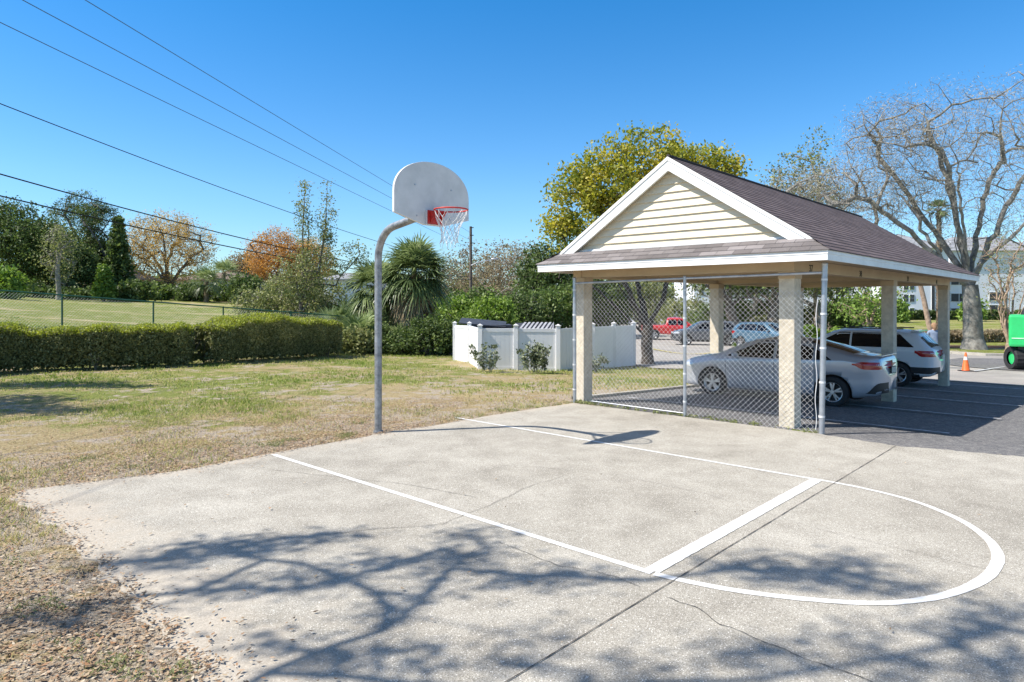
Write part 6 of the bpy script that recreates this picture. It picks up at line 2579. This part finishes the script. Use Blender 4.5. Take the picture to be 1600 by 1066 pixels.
# bright hedge along the far lawn, and clipped hedges at the apartment foot
def boxhedge(name, label, p0, p1, h, wd, lm, seed, n, ls=.12):
    p0, p1 = np.array(p0[:2]), np.array(p1[:2])
    r = np.random.default_rng(seed)
    mid_ = (p0 + p1) / 2
    root = thing(name, label, 'hedge', (mid_[0], mid_[1], gz(*mid_)))
    d = p1 - p0
    nn = np.array([-d[1], d[0]]) / np.linalg.norm(d)
    t = r.random(n)
    o = r.uniform(-1, 1, n) * wd / 2
    hh_ = h * (1 + .12 * np.sin(t * 31 + seed) + .08 * np.sin(t * 71))
    z = np.where(r.random(n) < .4, hh_ * r.uniform(.9, 1.02, n), hh_ * r.random(n))
    o = np.where(z > hh_ * .88, o, np.sign(o) * wd / 2 * r.uniform(.7, 1, n))
    q = p0[None, :] + d[None, :] * t[:, None] + nn[None, :] * o[:, None]
    v, f, rn = leaf_cards(np.stack([q[:, 0], q[:, 1], g(q[:, 0], q[:, 1]) + z], 1), 2, .06, ls, seed)
    link('foliage', np_mesh('foliage', v, f, [lm], rnd=rn), root)


boxhedge('hedge', 'bright green hedge row seen through the carport above the white car', at(1150, 44), at(1400, 42), 1.15, 1.2, L_BRT, 301, 9000, .13)
boxhedge('hedge', 'low dark hedge along the foot of the white apartments', at(1380, 112), at(1640, 114), 1.3, 1.5, L_OAK, 302, 5000, .3)
boxhedge('hedge', 'rough low brownish hedge on the far lawn behind the oak trunk', at(1400, 52), at(1640, 56), .75, 1.4, L_BRN, 303, 5000, .14)
bush('shrub', 'round bright green shrub left of the oak trunk by the apartments', at(1520, 105), [(0, 0, 1.6, 1.8, 1.4, 1.8)], L_BRT, 305, 1800, .28, clumps=80, sigma=.4)
bush('shrub', 'bright green shrub at the corner of the white apartment building', at(1398, 100), [(0, 0, 1.6, 2.0, 1.4, 1.7)], L_BRT, 306, 1800, .28, clumps=80, sigma=.4)

# little shrubs against the vinyl fence
L_RHO = leafmat('leathery_shrub_leaf', [(.05, .065, .035), (.13, .16, .085), (.26, .29, .17), (.46, .48, .36)], .4, .15)


def stemmy(label, base, stems_, seed, ls=.055):
    root = thing('flowering_shrub', label, 'shrub', base, 'small shrubs planted against the vinyl fence')
    r = np.random.default_rng(seed)
    mb = MB()
    cs = []
    for (dx, h_, dens) in stems_:
        b0 = np.array(base) + np.array([r.normal() * .06 + dx * .15, 0, -.03])
        e_ = np.array(base) + np.array([dx, r.normal() * .12, h_])
        md = (b0 + e_) / 2 + np.array([dx * .18, 0, .02])
        mb.tube([b0, md, e_], [.012, .009, .004], 5, caps=False)
        for k in range(dens):
            t = r.uniform(.35, 1.05)
            q = (1 - t) ** 2 * b0 + 2 * t * (1 - t) * md + t * t * e_
            cs.append(q + r.normal(size=3) * .035)
    mb.build('stems', M_BARKP, root)
    v, f, rn = leaf_cards(np.array(cs), 7, .05, ls, seed, 1.9)
    link('foliage', np_mesh('foliage', v, f, [L_RHO], rnd=rn), root)


q = G(762, 579)
stemmy('sparse leggy shrub against the left corner of the vinyl fence', (q[0], q[1] - .2, q[2]), [(-.5, .75, 12), (-.38, .6, 10), (-.1, .8, 14), (.05, .5, 10), (.25, .8, 12), (.30, .45, 6), (-.2, .35, 8)], 311)
q = G(836, 581)
stemmy('fuller round shrub against the middle of the vinyl fence', (q[0], q[1] - .2, q[2]), [(-.45, .72, 14), (-.25, .85, 20), (0, .9, 26), (.15, .85, 24), (.3, .75, 20), (.42, .8, 10), (-.35, .4, 12), (.3, .4, 22), (.1, .5, 24), (-.05, .6, 22)], 312)
q = G(932, 580)
stemmy('thin shrub behind the chain link at the right side of the vinyl fence', (q[0], q[1] - .2, q[2]), [(-.25, .8, 8), (-.1, .4, 12), (.15, .5, 12), (.3, .42, 10), (-.3, .3, 8)], 313)

# orange marker flags by the palms
for i, (px, py) in enumerate(((603, 545), (634, 541), (649, 541), (660, 541), (677, 540))):
    q = G(px, py + 5)
    t_ = thing('marker_flag', '%s of the small orange marker flags under the palms' % ('leftmost', 'second', 'third', 'fourth', 'rightmost')[i], 'flag', q, 'orange marker flags under the palms')
    mb = MB()
    mb.tube([(q[0], q[1], q[2] - .03), (q[0], q[1], q[2] + .34)], .006, 5)
    mb.build('wire', M_CABLE, t_)
    mb = MB()
    mb.box(q[0], q[0] + .13, q[1] - .003, q[1] + .003, q[2] + .22, q[2] + .34)
    mb.build('flag', mat('orange_flag', (.85, .16, .02), None, 4, .6), t_)
q = G(636, 552)
mb = MB()
mb.sphere((q[0], q[1], q[2] + .05), .14, 9, sc=(1.4, 1, .7))
rk = mb.build('boulder', mat('grey_stone', (.32, .30, .27), (.2, .19, .17), 6, .9, bmp=.8))
tag(rk, 'small grey rock on the grass in front of the palm shrubs', 'rock')

# distant wood closing the horizon
r_ = np.random.default_rng(400)
cs = []
for i in range(4600):
    px = r_.uniform(-900, 2700)
    Y = r_.uniform(135, 175)
    h_ = 5.5 + 2.0 * math.sin(px * .013) + 1.4 * math.sin(px * .041 + 1)
    x = AT(px, Y)
    cs.append((x, Y, gz(x, Y) + h_ * r_.random() ** .7))
v, f, rn = leaf_cards(np.array(cs), 10, .9, .9, 401, 1.4)
dw = link('distant_wood', np_mesh('distant_wood', v, f, [L_OAK], rnd=rn))
tag(dw, 'far belt of dark trees along the horizon', 'wood', kind='stuff')

# ------------------------------------------------------------------ UTILITY POLE AND WIRES
Yp = 62
xp = AT(735.5, Yp)
up_ = thing('utility_pole', 'dark wooden utility pole with a curved street light arm beyond the palms', 'utility pole', (xp, Yp, gz(xp, Yp)))
mb = MB()
mb.tube([(xp, Yp, gz(xp, Yp) - .3), (xp, Yp, ZH(354, Yp))], [.17, .12], 12)
mb.build('shaft', M_WOOD, up_)
mb = MB()
mb.tube([(AT(px, Yp), Yp - .1, ZH(py, Yp)) for px, py in ((736, 415), (745, 411), (757, 408), (770, 406))], [.05, .045, .04, .035], 8)
mb.build('light_arm', M_GALV, up_)
mb = MB()
mb.sphere((AT(773, Yp), Yp - .1, ZH(405, Yp)), .22, 10, sc=(1.7, .8, .5))
mb.build('lamp_head', M_GALV, up_)
mb = MB()
for py in (356, 368, 380):
    mb.tube([(xp - .05, Yp - .12, ZH(py, Yp)), (xp + .28, Yp - .12, ZH(py, Yp))], .04, 6)
mb.build('insulator', M_BLACK, up_)


def wire(label, px0, py0, z0, mid_, pole_z, r, m, ext=1.9):
    """from beyond the frame at upper left to the pole"""
    Y0_ = (z0 - CAM_H) * F_PX / (Y0 - py0)
    A = np.array([AT(px0, Y0_), Y0_])
    B = np.array([xp, Yp - .12])
    a = (mid_[0] - 800) / F_PX
    t = (a * A[1] - A[0]) / ((B[0] - A[0]) - a * (B[1] - A[1]))
    Ym = A[1] + (B[1] - A[1]) * t
    zm = ZH(mid_[1], Ym)
    M_ = np.array([[0, 0, 1], [t * t, t, 1], [1, 1, 1]])
    cf_ = np.linalg.solve(M_, [z0, zm, pole_z])
    pts = []
    for s_ in np.linspace(-ext * .22, 1, 60):
        q = A + (B - A) * s_
        pts.append((q[0], q[1], float(np.polyval(cf_, s_))))
    mb = MB()
    mb.tube(pts, r, 5)
    o = mb.build('power_line', m)
    tag(o, label, 'cable')
    return pts[0]


ends = []
ends.append(wire('uppermost thin power line crossing the sky to the utility pole', 133, 0, 9.6, (612, 290), ZH(364, Yp), .011, M_CABLEG))
ends.append(wire('second thin power line from the top, just below the uppermost', 35, 0, 9.2, (612, 310), ZH(376, Yp), .011, M_CABLEG))
ends.append(wire('third thin power line from the top, entering at the left edge', 0, 35, 8.8, (612, 330), ZH(389, Yp), .011, M_CABLEG))
ends.append(wire('fourth cable down, single dark line passing left of the sparse tree', 0, 162, 7.2, (450, 331), ZH(415, Yp), .014, M_CABLE))
ends.append(wire('upper of the two thick black cables low over the far trees', 0, 272, 6.2, (455, 390), ZH(433, Yp), .024, M_CABLE))
ends.append(wire('lower of the two thick black cables low over the far trees', 0, 306, 5.6, (460, 405), ZH(437, Yp), .026, M_CABLE))
ec = np.mean([e_[:2] for e_ in ends], axis=0)

# ------------------------------------------------------------------ TREES OUT OF THE FRAME that throw the shadows
SH = np.array([S.x / S.z, S.y / S.z])


def over(px, py, h):
    """place in the air at height h whose shadow falls where the photo shows it"""
    X_, Y_, _z = G(px, py)
    return (X_ + SH[0] * h, Y_ + SH[1] * h, h)


sb_ = np.array((-9.2, .6, 0.0))
blobs = [(230, 880, .34, .20, 7.2), (330, 860, .42, .20, 7.2), (440, 850, .36, .16, 7.4), (520, 842, .34, .10, 7.4), (330, 920, .30, .14, 7.0), (470, 905, .36, .16, 7.2), (560, 885, .30, .12, 7.4),
         (700, 870, .34, .16, 7.6), (640, 920, .25, .14, 7.4), (780, 900, .36, .14, 7.8), (745, 838, .34, .10, 7.8), (880, 905, .30, .12, 8.0), (440, 1000, .20, .12, 6.6), (520, 1040, .28, .14, 6.6), (650, 1030, .22, .12, 6.8), (790, 1030, .26, .10, 7.2), (830, 985, .20, .08, 7.4), (600, 960, .20, .10, 7.0),
         (1150, 882, .30, .10, 8.6), (1250, 900, .40, .14, 8.8), (1310, 880, .28, .12, 8.8), (1380, 915, .34, .10, 9.0), (1330, 1005, .20, .10, 8.6), (1500, 985, .36, .10, 9.0), (1590, 960, .30, .12, 9.2), (1560, 1040, .34, .12, 9.0), (1190, 1020, .20, .08, 8.4), (1420, 1050, .24, .08, 8.6), (950, 1050, .20, .08, 7.6), (100, 960, .3, .2, 6.8)]
lobs = []
for px, py, rx, ry, h in blobs:
    c_ = over(px, py, h)
    lobs.append((c_[0] - sb_[0], c_[1] - sb_[1], c_[2], rx, ry * 1.3, .28, rx * ry))
limb1 = [over(px, py, h) for px, py, h in ((330, 1100, 5.6), (430, 1050, 6.0), (530, 1010, 6.3), (600, 985, 6.5), (660, 940, 6.8), (710, 890, 7.1), (750, 860, 7.4), (790, 845, 7.6))]
limb2 = [over(px, py, h) for px, py, h in ((600, 985, 6.5), (612, 950, 6.7), (590, 925, 6.9), (540, 905, 7.1), (470, 880, 7.2), (360, 865, 7.2), (250, 875, 7.2))]
limb3 = [over(px, py, h) for px, py, h in ((710, 890, 7.1), (860, 900, 7.7), (1010, 905, 8.2), (1150, 890, 8.6), (1300, 895, 8.9), (1400, 910, 9.1))]
limb4 = [over(px, py, h) for px, py, h in ((430, 1050, 6.0), (800, 1080, 7.0), (1150, 1060, 8.0), (1400, 1030, 8.7), (1580, 985, 9.1))]
tree('shade_oak', 'large oak standing left of the court whose branches shade the slab', tuple(sb_), 3.0, lobs, .30, L_OAK, M_BARK, 501, 0, 60, 400, 13, .045, .12, rt=.007, step=.3, wig=.12, paths=(limb1, limb2, limb3, limb4), rcap=.034)
tb_ = np.array((-20.5, 12.0, 0.0))
lobs = []
for px, py, rx, ry, h in ((20, 625, 1.3, .9, 7.0), (70, 640, .9, .5, 7.0), (110, 600, 1.5, .6, 7.6), (190, 603, .7, .3, 7.8), (30, 600, 1.5, .5, 7.2), (-60, 640, 1.5, 1.2, 6.6)):
    c_ = over(px, py, h)
    lobs.append((c_[0] - tb_[0], c_[1] - tb_[1], c_[2], rx, ry, .4, rx * ry))
tree('shade_tree', 'leafy tree beyond the left edge of the lawn shading its corner', tuple(tb_), 2.6, lobs, .25, L_OAK, M_BARK, 502, 6, 40, 190, 34, .09, .22, step=.4, rcap=.08)

# ------------------------------------------------------------------ GRASS AND LEAF LITTER
rg = np.random.default_rng(901)


def patch(x, y):
    """0..1 greenness, wandering patches"""
    v_ = np.sin(x * .9 + 1.3 * np.sin(y * .55)) + np.sin(y * 1.15 + 1.1 * np.sin(x * .7 + 2)) + .7 * np.sin(x * 2.3 + y * 1.9 + 1) + .5 * np.sin(x * 4.1 - y * 3.3)
    return np.clip(.5 + v_ * .2, 0, 1)


def lawn_ok(x, y):
    return ~(pip(COURT, x, y) | pip(LOT, x, y) | pip(ROADP, x, y))


def line_dist(x, y):
    s1 = -((x - BASE_A[0]) * -BD[1] + (y - BASE_A[1]) * BD[0])
    return np.abs(s1)


def blades(name, label, n, zlo, zhi, hgt, wid, greenb, seed, stops, per=4, pw=1.0):
    r = np.random.default_rng(seed)
    y = zlo + (zhi - zlo) * r.random(n) ** pw
    x = (r.random(n) * 2 - 1) * (y * .80 + 1.0)
    ok = lawn_ok(x, y)
    d = line_dist(x, y)
    pg = patch(x, y)
    ed = np.exp(-d / 2.2)
    ed = np.where((y < 7.3) & (x < -1), .9, ed)
    ok &= r.random(n) < (1.0 - .60 * ed) * np.clip(2.2 * pg - .45, .08, 1)
    # none inside the hedge or behind the fences here
    x, y, pg, ed = x[ok], y[ok], pg[ok], ed[ok]
    x = np.repeat(x, per) + r.normal(size=len(x) * per) * .03
    y = np.repeat(y, per) + r.normal(size=len(y) * per) * .03
    pg = np.repeat(pg, per); ed = np.repeat(ed, per)
    ok = lawn_ok(x, y)
    x, y, pg, ed = x[ok], y[ok], pg[ok], ed[ok]
    m_ = len(x)
    z = g(x, y) - .02
    az = r.random(m_) * 6.283
    h_ = hgt * r.uniform(.5, 1.3, m_) * (.6 + .6 * pg)
    ln = h_ * r.uniform(.2, 1.1, m_)
    w2 = wid * r.uniform(.6, 1.3, m_)
    dx, dy = np.cos(az), np.sin(az)
    v = np.empty((m_, 4, 3))
    v[:, 0] = np.stack([x - dy * w2, y + dx * w2, z], 1)
    v[:, 1] = np.stack([x + dy * w2, y - dx * w2, z], 1)
    v[:, 2] = np.stack([x + dy * w2 * .5 + dx * ln * .55, y - dx * w2 * .5 + dy * ln * .55, z + h_ * .7], 1)
    v[:, 3] = np.stack([x + dx * ln, y + dy * ln, z + h_], 1)
    rnd = np.clip(greenb + .95 * (pg - .5) - .35 * ed + r.normal(size=m_) * .25, 0, 1)
    o = link(name, np_mesh(name, v.reshape(-1, 3), np.arange(m_ * 4).reshape(m_, 4), [leafmat('lawn_blade', stops, .7, .3)], rnd=rnd))
    tag(o, label, 'grass', kind='stuff')


ST = [(.44, .35, .20), (.52, .44, .25), (.42, .40, .16), (.27, .32, .08), (.17, .24, .045)]
blades('grass', 'short dry and green lawn grass beside the court', 42000, 2.6, 14, .055, .0045, .42, 911, ST, 5, 1.0)
blades('grass', 'mown yellow green grass farther back on the lawn', 42000, 12, 34, .055, .010, .58, 912, ST, 4, .8)

L_LIT = leafmat('fallen_leaf', [(.06, .04, .025), (.17, .115, .07), (.31, .22, .135), (.45, .35, .23), (.34, .18, .09), (.58, .50, .38)], .8, .1)


def litter(name, label, pts, seed, lo=.007, hi=.024):
    r = np.random.default_rng(seed)
    n = len(pts)
    x, y = pts[:, 0], pts[:, 1]
    z = pts[:, 2] + r.random(n) * .018 + .006
    az = r.random(n) * 6.283
    L_ = r.uniform(lo, hi, n)
    w2 = L_ * r.uniform(.3, .55, n)
    tl = r.normal(size=n) * .3
    dx, dy = np.cos(az), np.sin(az)
    cup = r.uniform(-.2, .6, n) * L_
    v = np.empty((n, 4, 3))
    v[:, 0] = np.stack([x - dx * L_, y - dy * L_, z + tl * L_ * .5 + cup * .5], 1)
    v[:, 1] = np.stack([x - dy * w2, y + dx * w2, z + np.abs(cup) * .15], 1)
    v[:, 2] = np.stack([x + dx * L_, y + dy * L_, z - tl * L_ * .3 + cup * .5], 1)
    v[:, 3] = np.stack([x + dy * w2, y - dx * w2, z], 1)
    v[:, :, 2] = np.maximum(v[:, :, 2], pts[:, 2][:, None] + .004)
    o = link(name, np_mesh(name, v.reshape(-1, 3), np.arange(n * 4).reshape(n, 4), [L_LIT], rnd=r.random(n)))
    tag(o, label, 'leaves', kind='stuff')


n = 230000
y = 2.4 + 12 * rg.random(n) ** .75
x = -1 - rg.random(n) * (y * .78 + .5)
x = np.where(rg.random(n) < .25, x + 3.5, x)
d = line_dist(x, y)
low = (y < 7.6)
pr = np.where(low, .75, np.exp(-d / 2.0)) * np.clip(1.6 - 1.6 * patch(x * 2.3 + 4, y * 2.3), .22, 1)
ok = lawn_ok(x, y) & (rg.random(n) < pr)
x, y = x[ok], y[ok]
litter('leaf_litter', 'brown fallen oak leaves along the court edge and in the sand', np.stack([x, y, g(x, y) - .012], 1), 921)
n = 60000
y = 7 + 16 * rg.random(n)
x = -rg.random(n) * (y * .80 + .5) + 1.0
v_ = np.sin(x * 2.1 + 2 * np.sin(y * 1.3)) + np.sin(y * 3.1 + x * 1.1) + np.sin(x * 5.3 - y * 2.7)
ok = lawn_ok(x, y) & (rg.random(n) < np.clip((v_ - .2) * .5, .03, .9) * np.exp(-line_dist(x, y) / 5))
litter('leaf_litter', 'thin drifts of brown leaves farther out on the lawn', np.stack([x[ok], y[ok], g(x[ok], y[ok]) - .006], 1), 924, .012, .028)
cl = []
for _ in range(46):
    t = rg.random()
    if rg.random() < .6:
        q = BASE_A + (BASE_B - BASE_A) * t + np.array([-U[0], -U[1]]) * abs(rg.normal()) * .7
    else:
        q = lc0 = np.array(left_curve)[rg.integers(0, len(left_curve))] + np.array([-1, .1]) * abs(rg.normal()) * .8
    for _ in range(rg.integers(6, 40)):
        cl.append((q[0] + rg.normal() * .09, q[1] + rg.normal() * .07))
cl = np.array(cl)
ok = lawn_ok(cl[:, 0], cl[:, 1])
cl = cl[ok]
v, f, rn = leaf_cards(np.stack([cl[:, 0], cl[:, 1], g(cl[:, 0], cl[:, 1]) + .012], 1), 5, .018, .007, 941, 5.5)
tag(link('weeds', np_mesh('weeds', v, f, [L_OLV], rnd=rn)), 'small green weed tufts growing in the sand beside the slab', 'weeds', kind='stuff')
# some leaves blown on to the slab, most near its left edge
lc = np.array(left_curve)
k = rg.integers(0, len(lc), 220)
p_ = lc[k] + np.abs(rg.normal(size=(220, 1))) * np.array([[.25, .10]]) + rg.normal(size=(220, 2)) * .08
be_ = np.array(back_edge)
k = rg.integers(2, len(be_), 160)
q_ = be_[k] + rg.normal(size=(160, 2)) * np.array([[.3, .1]]) + np.array([[.05, -.12]])
s_ = np.stack([rg.uniform(-4, 5.5, 70), rg.uniform(3.2, 9, 70)], 1)
k = rg.integers(0, len(lc), 1500)
s_ = np.concatenate([s_, lc[k] + rg.normal(size=(1500, 2)) * .06])
k = rg.integers(2, len(be_) - 1, 900)
t_ = rg.random((900, 1))
s_ = np.concatenate([s_, be_[k] * t_ + be_[k + 1] * (1 - t_) + rg.normal(size=(900, 2)) * .045])
pp_ = np.concatenate([p_, q_, s_])
pp_ = pp_[pip(COURT, pp_[:, 0], pp_[:, 1])]
litter('leaf_litter', 'scattered dry leaves lying on the concrete court', np.concatenate([pp_, np.full((len(pp_), 1), .006)], 1), 922, .010, .024)
# small twigs and weeds at the foot of the fence
wd = []
for i in range(200):
    t = rg.random()
    t = (t + .25 * math.sin(t * 17)) % 1
    q = fA + (fB - fA) * t + rg.normal(size=2) * .03
    wd.append((q[0], q[1], .015 + rg.random() * .02))
v, f, rn = leaf_cards(np.array(wd), 4, .02, .022, 931, 2.2)
tag(link('weeds', np_mesh('weeds', v, f, [L_OLV], rnd=rn)), 'thin line of weeds along the foot of the chain link fence', 'weeds', kind='stuff')
